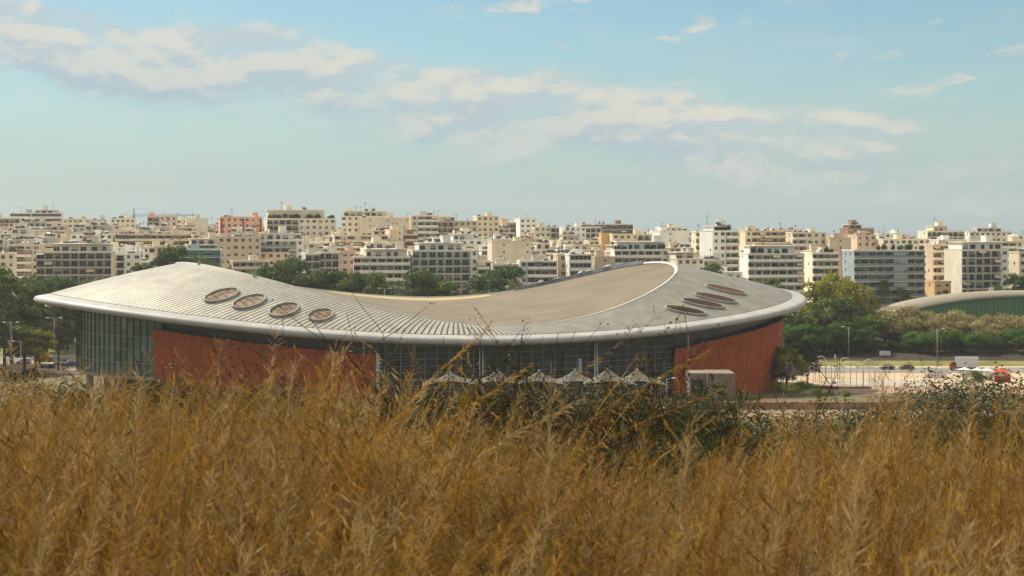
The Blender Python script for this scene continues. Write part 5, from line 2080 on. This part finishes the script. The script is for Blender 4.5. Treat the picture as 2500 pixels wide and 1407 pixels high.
def pergola():
    A = Vector((XX(1972, 446), 446, 0))
    Bp = Vector((XX(2200, 424), 424, 0))
    root = empty('pole_pergola', tuple(A))
    tag(root, 'walkway pergola of thin pale poles with three white arches on the plaza', 'pergola')
    d = (Bp - A)
    n = 15
    side = Vector((-d.y, d.x, 0)).normalized() * -7.5
    top = 5.4
    for i in range(n + 1):
        for s in (0, 1):
            p = d * (i / n) + side * s + Vector((0, 0, tz(0, (A + d * (i / n) + side * s).y)))
            m = MB()
            h = top + 0.35 * math.sin(i * 1.05)
            m.tube([p + Vector((0, 0, -0.1)), Vector((p.x, p.y, h))], 0.055, n=6)
            m.build('pole', M_WHITE, root)
    for s in (0, 1):
        m = MB()
        m.tube([d * (i / 45) + side * s + Vector((0, 0, top + 0.35 * math.sin(i / 3 * 1.05))) for i in range(46)], 0.05, n=5)
        m.build('rail', M_WHITE, root, True)
    for i in (2.2, 6.2, 10.0):
        m = MB()
        c = d * (i / n)
        ax = Vector((1.35, 0, 0))
        pts = [c + ax * math.cos(math.pi * k / 14) + Vector((0, 0, top + 1.5 * math.sin(math.pi * k / 14))) for k in range(15)]
        pts = [pts[0] + Vector((0, 0, -5.3))] + pts + [pts[-1] + Vector((0, 0, -5.3))]
        m.tube(pts, 0.10, n=6)
        m.build('arch', M_WHITE, root, True)


pergola()
for px, y, w in ((1996, 899.5, 1.6), (2049, 898, 2.0), (2109, 900, 4.6), (2165, 911, 1.9), (2177, 902, 2.0), (2262, 904, 1.5)):
    D = ZC * F / (y - YH)
    x = XX(px, D)
    root = empty('concrete_bench', (x, D, tz(x, D) + 0.05))
    tag(root, 'pale concrete block bench on the beige plaza', 'bench', 'concrete benches on the plaza')
    m = MB()
    m.box(-w / 2, w / 2, -0.3, 0.3, 0.36, 0.52)
    m.build('seat', M_GREYP, root)
    for s in (-1, 1):
        m = MB()
        m.box(s * w * 0.38 - 0.12, s * w * 0.38 + 0.12, -0.26, 0.26, 0, 0.357)
        m.build('foot', M_CONC, root)
M_LOWW = mat('low_brown_wall', S(140, 104, 82), rough=0.9, var=0.12, scale=0.4)
for (xa, ya, xb, yb, h, lb) in ((1890, 430, 2046, 416, 0.75, 'long low brown wall sloping across the plaza beside the canopies'), (2044, 421, 2126, 421, 0.55, 'short low brown planter wall on the pink paving')):
    p, q = Vector((XX(xa, ya), ya, 0)), Vector((XX(xb, yb), yb, 0))
    m = MB()
    d = q - p
    nseg = 10
    nv = Vector((-d.y, d.x, 0)).normalized() * 0.3
    for i in range(nseg):
        a, b = p + d * (i / nseg), p + d * ((i + 1) / nseg)
        za, zb = tz(0, a.y), tz(0, b.y)
        m.face([a - nv + Vector((0, 0, za - 0.2)), b - nv + Vector((0, 0, zb - 0.2)), b - nv + Vector((0, 0, zb + h)), a - nv + Vector((0, 0, za + h))])
        m.face([a + nv + Vector((0, 0, za - 0.2)), a + nv + Vector((0, 0, za + h)), b + nv + Vector((0, 0, zb + h)), b + nv + Vector((0, 0, zb - 0.2))])
        m.face([a - nv + Vector((0, 0, za + h)), b - nv + Vector((0, 0, zb + h)), b + nv + Vector((0, 0, zb + h)), a + nv + Vector((0, 0, za + h))])
    tag(m.build('low_wall', M_LOWW), lb, 'wall')
# terracotta retaining wall in front
m = MB()
D = 340.0
x0, x1 = XX(1640, D), XX(2330, D)
nn = 28
root = empty('retaining_wall', (x0, D, tz(0, D)))
tag(root, 'long pinkish terracotta retaining wall below the shrubs', 'wall')
for i in range(nn):
    m = MB()
    a, b = (x1 - x0) * i / nn, (x1 - x0) * (i + 1) / nn
    m.box(a + 0.01, b - 0.01, 0, 0.4, -0.5, 1.25)
    m.build('wall_panel', mat('terracotta_wall', S(158, 116, 92), rough=0.9, var=0.12, scale=0.5, rnd=0.05, streak=0.2), root)
m = MB()
m.box(-0.1, x1 - x0 + 0.1, -0.08, 0.48, 1.252, 1.40)
m.build('coping', mat('terracotta_coping', S(176, 122, 98), rough=0.85, var=0.1), root)

# market stalls
def stall(px0, px1, ypk, yed, D, mtop, mskirt, label):
    x0, x1 = XX(px0, D), XX(px1, D)
    xc, w = (x0 + x1) / 2, (x1 - x0)
    g = tz(xc, D)
    zp, ze = ZZ(ypk, D) - g, ZZ(yed, D) - g
    root = empty('market_stall', (xc, D, g))
    tag(root, label, 'stall')
    m = MB()
    n = 10
    hx, hy = w / 2, 1.6
    rows = []
    for k in range(5):
        t = k / 4
        rows.append([(math.copysign(min(1, abs(math.cos(a)) * 1.35), math.cos(a)) * hx * (0.05 + 0.95 * t), math.copysign(min(1, abs(math.sin(a)) * 1.35), math.sin(a)) * hy * (0.05 + 0.95 * t),
                      zp + (ze - zp) * t ** 0.8) for a in [2 * math.pi * i / 16 + 0.01 for i in range(16)]])
    m.grid(rows, close=True)
    m.build('cover', mtop, root, False)
    m = MB()
    m.box(-hx * 0.9, hx * 0.9, -hy * 0.8, -hy * 0.7, 0.02, max(0.8, ze * 0.75))
    m.build('front_cloth', mskirt, root)
    m = MB()
    m.box(-hx * 0.88, hx * 0.88, -hy * 0.68, hy * 0.3, 0.75, 0.85)
    m.build('table', M_WHITE, root)
    for sx in (-1, 1):
        for sy in (-1, 1):
            m = MB()
            m.tube([(sx * hx * 0.92, sy * hy * 0.92, -0.1), (sx * hx * 0.92, sy * hy * 0.92, ze + 0.05)], 0.04, n=5)
            m.build('post', M_STEEL, root)


M_ORG = mat('orange_canvas', S(222, 96, 54), rough=0.8, var=0.08)
M_REDC = mat('red_cloth', S(176, 44, 40), rough=0.8, var=0.08)
M_TARP = mat('white_tarp', S(210, 204, 190), rough=0.7, var=0.06)
stall(2340, 2372, 896.5, 903, 462, M_TARP, M_WHITE, 'white tarpaulin stall next to the lorry')
stall(2374, 2398, 897, 904, 456, M_TARP, M_WHITE, 'smaller white tarpaulin stall beside the orange stall')
stall(2400, 2424, 897, 905, 452, M_TARP, M_WHITE, 'white-topped stall touching the orange one')
stall(2422, 2466, 898, 910, 446, M_ORG, M_REDC, 'orange-roofed stall with a red front cloth')
car(2442, 468, R(5), P_NAVY, 'dark car parked behind the orange stall')


def person():
    D = 432.0
    x = XX(2250, D)
    root = empty('person', (x, D, tz(x, D) + 0.1), R(70))
    tag(root, 'person in a pale shirt and dark trousers walking across the plaza', 'person')
    # skeleton: facing local -Y
    V = {'pel': (0, 0, .95, .15, .11), 'wai': (0, 0, 1.10, .135, .10), 'che': (0, 0, 1.30, .165, .115), 'nek': (0, .01, 1.47, .06, .06), 'hd1': (0, -.01, 1.56, .075, .085), 'hd2': (0, -.02, 1.66, .08, .095), 'hd3': (0, -.01, 1.74, .05, .06)}
    E_ = [('pel', 'wai'), ('wai', 'che'), ('che', 'nek'), ('nek', 'hd1'), ('hd1', 'hd2'), ('hd2', 'hd3')]
    for s, n_, f in ((-1, 'l', 1), (1, 'r', -1)):
        V['sh' + n_] = (s * .19, 0, 1.41, .065, .065)
        V['el' + n_] = (s * .24, .05 * -f, 1.13, .045, .045)
        V['wr' + n_] = (s * .24, -.10 * f - 0.02, .90, .032, .028)
        V['hn' + n_] = (s * .24, -.12 * f - 0.03, .82, .038, .022)
        E_ += [('che', 'sh' + n_), ('sh' + n_, 'el' + n_), ('el' + n_, 'wr' + n_), ('wr' + n_, 'hn' + n_)]
        for k, (ox, L) in enumerate(((-.022, .07), (-.008, .08), (.008, .075), (.022, .06))):
            V[f'f{n_}{k}'] = (s * .24 + ox * 0.5, -.12 * f - .03 + ox, .82 - L, .009, .009)
            E_.append(('hn' + n_, f'f{n_}{k}'))
        V['t' + n_] = (s * .215, -.12 * f - .07, .80, .010, .010)
        E_.append(('hn' + n_, 't' + n_))
        V['hp' + n_] = (s * .09, 0, .90, .095, .10)
        V['kn' + n_] = (s * .10, .10 * f - .06, .50, .062, .065)
        V['an' + n_] = (s * .10, .24 * f + (.04 if f > 0 else 0), .10, .042, .045)
        V['to' + n_] = (s * .11, .24 * f - .14, .04, .04, .03)
        E_ += [('pel', 'hp' + n_), ('hp' + n_, 'kn' + n_), ('kn' + n_, 'an' + n_), ('an' + n_, 'to' + n_)]
    names = list(V)
    me = bpy.data.meshes.new('body')
    me.from_pydata([V[k][:3] for k in names], [(names.index(a), names.index(b)) for a, b in E_], [])
    o = link('body', me, root)
    md = o.modifiers.new('skin', 'SKIN')
    for i, k in enumerate(names):
        sv = me.skin_vertices[0].data[i]
        sv.radius = V[k][3:5]
        sv.use_root = (k == 'pel')
    o.modifiers.new('sub', 'SUBSURF').levels = 1
    o.modifiers['sub'].render_levels = 1
    mt = bpy.data.materials.new('person_skin_and_clothes')
    mt.use_nodes = True
    q = NT(mt.node_tree)
    sp = q.n('ShaderNodeSeparateXYZ')
    q.l(q.n('ShaderNodeTexCoord').outputs['Object'], sp.inputs[0])
    z = sp.outputs[2]
    c = q.mix(q.math('GREATER_THAN', z, 0.07), (0.02, 0.018, 0.016), (0.03, 0.035, 0.05))
    c = q.mix(q.math('GREATER_THAN', z, 0.98), c, (0.55, 0.55, 0.56))
    arm = q.math('MULTIPLY', q.math('GREATER_THAN', q.math('ABSOLUTE', sp.outputs[0]), 0.195), q.math('LESS_THAN', z, 1.16))
    sk = q.math('MAXIMUM', arm, q.math('GREATER_THAN', z, 1.46))
    c = q.mix(sk, c, (0.42, 0.25, 0.17))
    q.l(c, mt.node_tree.nodes['Principled BSDF'].inputs['Base Color'])
    mt.node_tree.nodes['Principled BSDF'].inputs['Roughness'].default_value = 0.8
    me.materials.append(mt)
    m = MB()
    rows = []
    for k in range(6):
        t = k / 5 * 1.75
        rows.append([(0.098 * math.sin(t) * math.cos(a), 0.115 * math.sin(t) * math.sin(a) + 0.012, 1.66 + 0.125 * math.cos(t)) for a in [2 * math.pi * i / 14 for i in range(14)]])
    m.grid(rows, close=True)
    m.build('hair', mat('dark_hair', (0.015, 0.012, 0.01), rough=0.7), root, True)


person()
# a parked scooter and white box by the service block
root = empty('white_crate', (XX(1768, 343), 343, tz(0, 343)))
tag(root, 'white plastic crate stack beside the service block', 'crate')
m = MB()
for k in range(3):
    m.box(-0.5 + 0.03 * k, 0.5 + 0.03 * k, -0.4, 0.4, 0.42 * k + 0.003 * k, 0.42 * k + 0.4)
m.build('crate', M_WHITE, root)

# shrubs at the foot of the hall and on the slope
for px, y, D, kd, w, lb in ((1900, 932, 372, 'bush', 1.0, 'rounded dark shrub by the battered brick corner'), (1930, 938, 368, 'bush', 1.1, 'broad green shrub below the grey canopies'),
                            (1962, 930, 374, 'bush', 1.0, 'tall rounded shrub below the small plaza tree'), (1992, 946, 366, 'bush', 1.0, 'green shrub behind the retaining wall, beside the tall shrub'),
                            (2018, 958, 362, 'bush', 1.2, 'low shrub ending the row behind the retaining wall'), (2062, 956, 360, 'bush', 1.3, 'wide low shrub alone behind the retaining wall'),
                            (1812, 962, 350, 'bush', 1.0, 'small dark shrub at the service block'), (1842, 966, 350, 'bush', 1.0, 'small dark shrub under the right-hand brick wall'.replace(' right-hand', ' curved'))):
    tree(kd, px, y, D, lb, name='shrub', wide=w, cat='shrub')
tree('yellow', 1920, 846, 406, 'light green feathery young tree over the grey canopies', wide=1.1, pick=0)
tree('olive', 1972, 842, 424, 'sparse small tree with a thin trunk on the plaza edge', wide=0.55)
tree('bush', 2358, 926, 420, 'dark round shrub in front of the white stalls', name='shrub', cat='shrub', wide=0.8)
tree('bush', 2385, 906, 415, 'dark shrub hiding the foot of the orange stall', name='shrub', cat='shrub', wide=0.8)

# ------------------------------------------------------------------ dry grass on the near slope
def straw(name, cols, trans=0.4):
    return leaf_mat(name, cols, trans, 0.9, 0.34, 0.7)


STRAW = [straw('straw_gold', [(0.15, 0.077, 0.010), (0.295, 0.158, 0.024), (0.44, 0.262, 0.052)]),
         straw('straw_brown', [(0.085, 0.043, 0.008), (0.19, 0.100, 0.017), (0.31, 0.172, 0.032)]),
         straw('straw_pale', [(0.23, 0.145, 0.055), (0.36, 0.245, 0.105), (0.50, 0.37, 0.19)]),
         straw('straw_green', [(0.025, 0.027, 0.008), (0.06, 0.058, 0.015), (0.10, 0.09, 0.022)]),
         straw('straw_rust', [(0.17, 0.060, 0.018), (0.27, 0.10, 0.03), (0.36, 0.15, 0.05)])]
M_TWIG = mat('dark_twig', (0.045, 0.035, 0.022), rough=0.9, var=0.3, scale=5)


def ribbon(mb, pts, w0, w1, m, side):
    n = len(pts)
    i0 = len(mb.v)
    for j, p in enumerate(pts):
        w = (w0 + (w1 - w0) * j / (n - 1)) / 2
        mb.v.append(tuple(p - side * w))
        mb.v.append(tuple(p + side * w))
    for j in range(n - 1):
        a = i0 + 2 * j
        mb.f.append((a, a + 1, a + 3, a + 2))
        mb.m.append(m)


def spikelet(mb, p, d, L, w, m, rnd):
    s = d.cross(Vector((rnd.gauss(0, 1), rnd.gauss(0, 1), rnd.gauss(0, 1))))
    if s.length < 1e-4:
        return
    s.normalize()
    q = p + d * L
    mid = p + d * (L * 0.4)
    i0 = len(mb.v)
    mb.v += [tuple(p), tuple(mid - s * w), tuple(q), tuple(mid + s * w)]
    mb.f.append((i0, i0 + 1, i0 + 2, i0 + 3))
    mb.m.append(m)


def stalk(mb, rnd, base, h, lean, az, m, kind, thick=1.0):
    """one grass culm bending over in direction az, with its head"""
    dirv = Vector((math.cos(az), math.sin(az), 0))
    pts = []
    n = 7
    for j in range(n + 1):
        t = j / n
        out = lean * (t ** 1.9) * h
        up = h * (t - 0.22 * (lean ** 1.2) * t ** 2.6)
        pts.append(base + dirv * out + Vector((0, 0, up)))
    side = Vector((-dirv.y, dirv.x, 0))
    side = (side + Vector((rnd.uniform(-.6, .6), rnd.uniform(-.6, .6), 0))).normalized()
    if kind == 'leaf':
        ribbon(mb, pts, 0.0032 * thick, 0.0006, m, side)
        return pts
    ribbon(mb, pts, 0.0023 * thick, 0.0010 * thick, m, side)
    k0 = 0.66 if kind == 'oat' else 0.70
    L = (pts[-1] - pts[-2]).length
    if kind == 'oat':                                  # loose drooping panicle
        for q in range(20):
            t = k0 + (1 - k0) * (q + rnd.random()) / 20
            f = t * n
            i = min(n - 1, int(f))
            p = pts[i].lerp(pts[i + 1], f - i)
            a = rnd.uniform(0, 6.28)
            r = rnd.uniform(0.010, 0.055) * (1.25 - t) * 2.2
            e = p + Vector((math.cos(a) * r, math.sin(a) * r, rnd.uniform(0.0, 0.03))) + dirv * 0.025
            ribbon(mb, [p, (p + e) / 2 + Vector((0, 0, 0.012)), e], 0.0010 * thick, 0.0008 * thick, m, side)
            d = (Vector((0, 0, -1)) + dirv * 0.7 + Vector((rnd.gauss(0, .3), rnd.gauss(0, .3), 0))).normalized()
            spikelet(mb, e, d, rnd.uniform(0.018, 0.030), 0.0017 * thick, m, rnd)
            if rnd.random() < 0.6:
                spikelet(mb, e + d * 0.012, (d + dirv * 0.3).normalized(), rnd.uniform(0.025, 0.045), 0.0009 * thick, m, rnd)
    elif kind == 'plume':                              # dense feathery head
        hm = m if rnd.random() < 0.72 else 2
        for q in range(84):
            t = k0 + (1 - k0) * (q + rnd.random()) / 84
            f = t * n
            i = min(n - 1, int(f))
            p = pts[i].lerp(pts[i + 1], f - i)
            tang = (pts[i + 1] - pts[i]).normalized()
            d = (tang * 1.2 + Vector((rnd.gauss(0, .5), rnd.gauss(0, .5), rnd.gauss(-0.35, .4)))).normalized()
            spikelet(mb, p, d, rnd.uniform(0.022, 0.055) * (1.2 - 0.4 * t), 0.0007 * thick, hm, rnd)
    return pts


def tuft(seed, hlo, hhi, mix, n=24):
    rnd = random.Random(seed)
    mb = MB()
    for _ in range(n):
        b = Vector((rnd.gauss(0, 0.07), rnd.gauss(0, 0.07), -0.03))
        az = rnd.gauss(0.1, 0.75)
        kd = rnd.choices(('leaf', 'oat', 'plume', 'bare'), (4.0, 4.0, 4.5, 3.5))[0]
        m = rnd.choices(range(5), mix)[0]
        h = rnd.uniform(hlo, hhi) * (0.72 if kd == 'leaf' else 1.08)
        stalk(mb, rnd, b, h, abs(rnd.gauss(0.30, 0.24)), az, m, kd, 1.25)
    return mb.mesh('grass_tuft', STRAW)


def grass():
    col = bpy.data.collections.new('grass_tufts')
    specs = [(0.50, 0.85, (6, 4, 1.2, 0.5, 0.6)), (0.45, 0.8, (5, 5, 0.8, 0.8, 1.0)), (0.55, 0.9, (7, 2, 2, 0.3, 0.3)), (0.40, 0.75, (4, 6, 0.6, 1.2, 0.8)), (0.5, 0.88, (6, 3, 1.5, 0.4, 1.4)),
             (0.35, 0.65, (4, 5, 0.8, 1.5, 0.5)), (0.5, 0.82, (6, 4, 0.8, 0.6, 0.5)), (0.45, 0.8, (3, 6, 0.6, 0.8, 1.6))]
    for i, (a, b, mx) in enumerate(specs):
        o = bpy.data.objects.new('grass_tuft', tuft(100 + i, a, b, mx))
        col.objects.link(o)
    # ground patch the grass grows from: a fan widening away from the eye
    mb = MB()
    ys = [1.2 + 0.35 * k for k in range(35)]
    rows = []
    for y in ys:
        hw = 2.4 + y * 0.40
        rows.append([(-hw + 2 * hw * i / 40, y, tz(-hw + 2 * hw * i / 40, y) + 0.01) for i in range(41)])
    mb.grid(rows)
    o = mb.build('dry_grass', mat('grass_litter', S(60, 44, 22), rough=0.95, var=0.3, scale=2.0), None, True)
    tag(o, 'dense dry golden-brown grass covering the near slope', 'grass', kind='stuff')
    ng = bpy.data.node_groups.new('scatter_grass', 'GeometryNodeTree')
    ng.interface.new_socket('Geometry', in_out='INPUT', socket_type='NodeSocketGeometry')
    ng.interface.new_socket('Geometry', in_out='OUTPUT', socket_type='NodeSocketGeometry')
    N = ng.nodes
    gi, go = N.new('NodeGroupInput'), N.new('NodeGroupOutput')
    ds = N.new('GeometryNodeDistributePointsOnFaces')
    ds.inputs['Density'].default_value = 98
    ds.inputs['Seed'].default_value = 3
    # thinner and thicker patches
    pos = N.new('GeometryNodeInputPosition')
    nz = N.new('ShaderNodeTexNoise')
    nz.inputs['Scale'].default_value = 0.9
    nz.inputs['Detail'].default_value = 2
    ng.links.new(pos.outputs[0], nz.inputs['Vector'])
    mr = N.new('ShaderNodeMapRange')
    mr.inputs['From Min'].default_value = 0.35
    mr.inputs['From Max'].default_value = 0.65
    mr.inputs['To Min'].default_value = 0.70
    mr.inputs['To Max'].default_value = 1.22
    ng.links.new(nz.outputs['Fac'], mr.inputs['Value'])
    n2 = N.new('ShaderNodeTexNoise')
    n2.inputs['Scale'].default_value = 1.5
    n2.inputs['Detail'].default_value = 3
    ng.links.new(pos.outputs[0], n2.inputs['Vector'])
    md2 = N.new('ShaderNodeMapRange')
    md2.inputs['From Min'].default_value = 0.36
    md2.inputs['From Max'].default_value = 0.62
    md2.inputs['To Min'].default_value = 34
    md2.inputs['To Max'].default_value = 135
    ng.links.new(n2.outputs['Fac'], md2.inputs['Value'])
    ng.links.new(md2.outputs[0], ds.inputs['Density'])
    ci = N.new('GeometryNodeCollectionInfo')
    ci.inputs['Collection'].default_value = col
    ci.inputs['Separate Children'].default_value = True
    ci.inputs['Reset Children'].default_value = True
    ip = N.new('GeometryNodeInstanceOnPoints')
    ip.inputs['Pick Instance'].default_value = True
    rv = N.new('FunctionNodeRandomValue')
    rv.data_type = 'FLOAT_VECTOR'
    rv.inputs[0].default_value = (-0.10, -0.06, -0.45)
    rv.inputs[1].default_value = (0.10, 0.20, 0.5)
    rs = N.new('FunctionNodeRandomValue')
    rs.data_type = 'FLOAT'
    rs.inputs[2].default_value = 0.72
    rs.inputs[3].default_value = 1.18
    mu = N.new('ShaderNodeMath')
    mu.operation = 'MULTIPLY'
    ng.links.new(rs.outputs[1], mu.inputs[0])
    ng.links.new(mr.outputs[0], mu.inputs[1])
    jn = N.new('GeometryNodeJoinGeometry')
    ng.links.new(gi.outputs[0], ds.inputs['Mesh'])
    ng.links.new(ds.outputs['Points'], ip.inputs['Points'])
    ng.links.new(ci.outputs[0], ip.inputs['Instance'])
    ng.links.new(rv.outputs[0], ip.inputs['Rotation'])
    ng.links.new(mu.outputs[0], ip.inputs['Scale'])
    ng.links.new(ip.outputs[0], jn.inputs[0])
    ng.links.new(gi.outputs[0], jn.inputs[0])
    ng.links.new(jn.outputs[0], go.inputs[0])
    md = o.modifiers.new('scatter', 'NODES')
    md.node_group = ng


grass()

# single stalks that stand clear of the rest
hero = [  # tip px, tip py, distance, lean, az, kind, material
    (345, 826, 9.5, 0.55, 0.2, 'oat', 0), (240, 858, 9.0, 0.7, 0.1, 'plume', 2), (455, 822, 9.0, 0.5, 0.2, 'oat', 0), (548, 812, 8.5, 0.6, 0.1, 'oat', 0), (520, 850, 10.5, 0.3, 0.1, 'plume', 0),
    (700, 850, 8.0, 0.45, 0.3, 'plume', 0), (655, 862, 8.6, 0.3, 2.8, 'oat', 0), (712, 925, 6.5, 0.12, 2.0, 'bare', 2), (1195, 842, 8.2, 0.5, 0.2, 'plume', 0), (1100, 905, 8.8, 0.3, 0.3, 'oat', 0),
    (1640, 830, 7.8, 0.6, 0.2, 'plume', 0), (1560, 880, 9.5, 0.4, 0.4, 'oat', 0), (945, 905, 9.2, 0.2, 0.2, 'plume', 0), (1345, 900, 10.0, 0.3, 2.6, 'plume', 0), (1480, 912, 10.5, 0.3, 0.4, 'oat', 0),
    (2225, 870, 8.2, 0.3, 0.4, 'plume', 0), (2330, 940, 8.8, 0.25, 0.2, 'plume', 0), (2440, 935, 9.2, 0.2, 1.0, 'plume', 0), (870, 900, 10.2, 0.5, 0.2, 'oat', 0), (60, 920, 9.5, 0.5, 0.1, 'oat', 0),
    (2130, 955, 9.2, 0.35, 0.2, 'oat', 0), (1850, 960, 9.8, 0.35, 0.3, 'oat', 0), (300, 905, 10.8, 0.6, 0.1, 'oat', 0), (1990, 965, 9.0, 0.3, 2.4, 'plume', 0)]
for i, (px, py, D, lean, az, kd, mi) in enumerate(hero):
    D *= 0.62
    rnd = random.Random(500 + i)
    x = XX(px, D)
    g = tz(x, D)
    h0 = ZZ(py, D) - g
    h = h0 / max(0.5, (1 - 0.22 * lean ** 1.2))
    bx = -math.cos(az) * lean * h
    by = -math.sin(az) * lean * h
    g = tz(x + bx, D + by)
    root = empty('grass_stalk', (x + bx, D + by, g))
    lb = {'oat': 'loose drooping golden grass stalk standing clear ' + behind(px), 'plume': 'feathery golden grass plume standing clear ' + behind(px), 'bare': 'pale bleached bare grass stem standing in the dry field'}[kd]
    tag(root, lb, 'grass stalk', 'grass stalks standing clear')
    mb = MB()
    for k in range(1 if kd == 'bare' else 3):
        stalk(mb, rnd, Vector((rnd.gauss(0, .02) * k, rnd.gauss(0, .02) * k, -0.05)), h * (1 - 0.06 * k), lean * (1 + 0.25 * k), az + rnd.gauss(0, .12) * k, mi, kd, 2.1)
    mb.build('stem_and_head', STRAW, root)


# ------------------------------------------------------------------ twiggy shrubs along the brow
def shrub_meshes(seed, h, spread, nst, leafm, nleaf, leaf):
    rnd = random.Random(seed)
    mb = MB()
    tips = []

    def grow(p, d, L, r, depth):
        pts = [p]
        q = p
        for k in range(4):
            d = (d + Vector((rnd.gauss(0, .16), rnd.gauss(0, .16), rnd.gauss(0.03, .10)))).normalized()
            q = q + d * (L / 4)
            pts.append(q)
        mb.tube(pts, r, r * 0.45, 4 if depth else 5, cap=False)
        tips.extend(pts[2:])
        if depth < 2:
            for _ in range(rnd.choice((3, 4, 5)) if depth == 0 else rnd.choice((2, 3, 4))):
                i = rnd.choice((1, 2, 3, 4))
                dd = (d + Vector((rnd.gauss(0, .6), rnd.gauss(0, .6), rnd.gauss(0.15, .35)))).normalized()
                grow(pts[i], dd, L * rnd.uniform(0.4, 0.7), r * 0.55, depth + 1)
    for _ in range(nst):
        a = rnd.uniform(0, 6.28)
        e = rnd.uniform(0.1, 1.0) * spread
        grow(Vector((math.cos(a) * 0.15, math.sin(a) * 0.15, -0.05)), Vector((math.cos(a) * e, math.sin(a) * e, 1)).normalized(), h * rnd.uniform(0.45, 0.72), 0.008, 0)
    tw = mb.mesh('twigs', M_TWIG)
    g = np.random.default_rng(seed)
    T = np.array([tuple(t) for t in tips])
    C = T[g.integers(0, len(T), nleaf)] + g.normal(0, leaf * 1.6, (nleaf, 3))
    nr = g.normal(size=(nleaf, 3)) + np.array([0, 0, 0.7])
    nr /= np.linalg.norm(nr, axis=1)[:, None]
    a = np.cross(nr, g.normal(size=(nleaf, 3)))
    a /= np.linalg.norm(a, axis=1)[:, None]
    b = np.cross(nr, a)
    s = leaf * g.uniform(0.5, 1.2, nleaf)
    fo = quads_mesh('foliage', C, a * s[:, None], b * (s * 0.55)[:, None], np.zeros(nleaf, int), [leafm])
    zz = np.sort(C[:, 2])
    return tw, fo, float(zz[int(len(zz) * (0.985 if nleaf > 3000 else 0.97))])


SH = {'twiggy': shrub_meshes(1, 1.5, 0.9, 12, ML['scrub'], 1500, 0.010), 'fresh': shrub_meshes(3, 1.3, 1.1, 15, ML['fresh'], 22000, 0.012)}
SR = random.Random(9)
for kd, px, ytop, D, w in (('twiggy', 330, 880, 23, 1.1), ('twiggy', 940, 905, 24, 1.0), ('twiggy', 1150, 870, 23, 1.0), ('twiggy', 1255, 850, 22, 0.8), ('twiggy', 1345, 872, 23, 1.0),
                           ('twiggy', 1560, 890, 24, 0.8), ('twiggy', 1655, 925, 24, 0.9), ('twiggy', 2195, 935, 40, 0.5), ('fresh', 1605, 990, 24, 0.9), ('fresh', 1695, 1010, 21, 0.9), ('fresh', 1185, 975, 23, 0.8)):
    D *= 0.48
    x = XX(px, D)
    z = tz(x, D)
    h = max(0.5, ZZ(ytop, D) - z)
    root = empty('shrub', (x, D, z), SR.uniform(0, 6.28))
    k = h / SH[kd][2]
    root.scale = (k * w, k * w, k)
    tw, fo, _ = SH[kd]
    link('twigs', tw, root)
    link('foliage', fo, root)
    tag(root, {'twiggy': 'bare twiggy dark shrub on the grassy brow ', 'fresh': 'green leafy shrub on the grassy brow '}[kd] + behind(px), 'shrub', 'shrubs along the brow of the slope')
for kd, px, ytop, D, w in (('d', 60, 935, 24, 1), ('d', 230, 925, 25, 1), ('d', 410, 938, 26, 1), ('d', 530, 950, 24, 1), ('d', 690, 935, 25, 0.8), ('d', 830, 950, 25, 1), ('d', 1000, 945, 25, 1), ('d', 1110, 938, 25, 1),
                           ('d', 1230, 936, 24, 1), ('d', 1350, 945, 25, 1), ('d', 1470, 955, 25, 1), ('d', 1560, 962, 26, 1), ('d', 1640, 985, 24, 1), ('d', 1740, 1000, 24, 1), ('d', 140, 945, 27, 1),
                           ('o', 2290, 972, 44, 0.9), ('o', 2350, 956, 46, 0.9), ('o', 2410, 948, 46, 1), ('o', 2470, 942, 45, 1), ('o', 2520, 938, 44, 1), ('o', 2220, 984, 48, 0.9), ('o', 2150, 990, 52, 0.9),
                           ('d', 2440, 1000, 36, 1), ('d', 2380, 1010, 34, 1), ('d', 2490, 995, 34, 1)):
    D *= 0.5
    tree('scrubdark' if kd == 'd' else 'scrub', px, ytop, D, ('low dark scrub on the grassy brow ' if kd == 'd' else 'dusty grey-green shrub on the slope ') + behind(px), name='shrub', cat='shrub',
         group='shrubs along the brow of the slope', wide=w)

# ------------------------------------------------------------------ summer haze over the city
def haze():
    m = bpy.data.materials.new('haze_air')
    m.use_nodes = True
    t = m.node_tree
    t.nodes.clear()
    q = NT(t)
    out = q.n('ShaderNodeOutputMaterial')
    v = q.n('ShaderNodeVolumePrincipled')
    v.inputs['Color'].default_value = (0.93, 0.94, 0.93, 1)
    v.inputs['Density'].default_value = 0.00008
    v.inputs['Anisotropy'].default_value = 0.3
    q.l(v.outputs[0], out.inputs['Volume'])
    mb = MB()
    mb.box(-900, 900, -80, 2400, -122, 75)
    o = mb.build('haze', m)
    tag(o, kind='stuff')


haze()
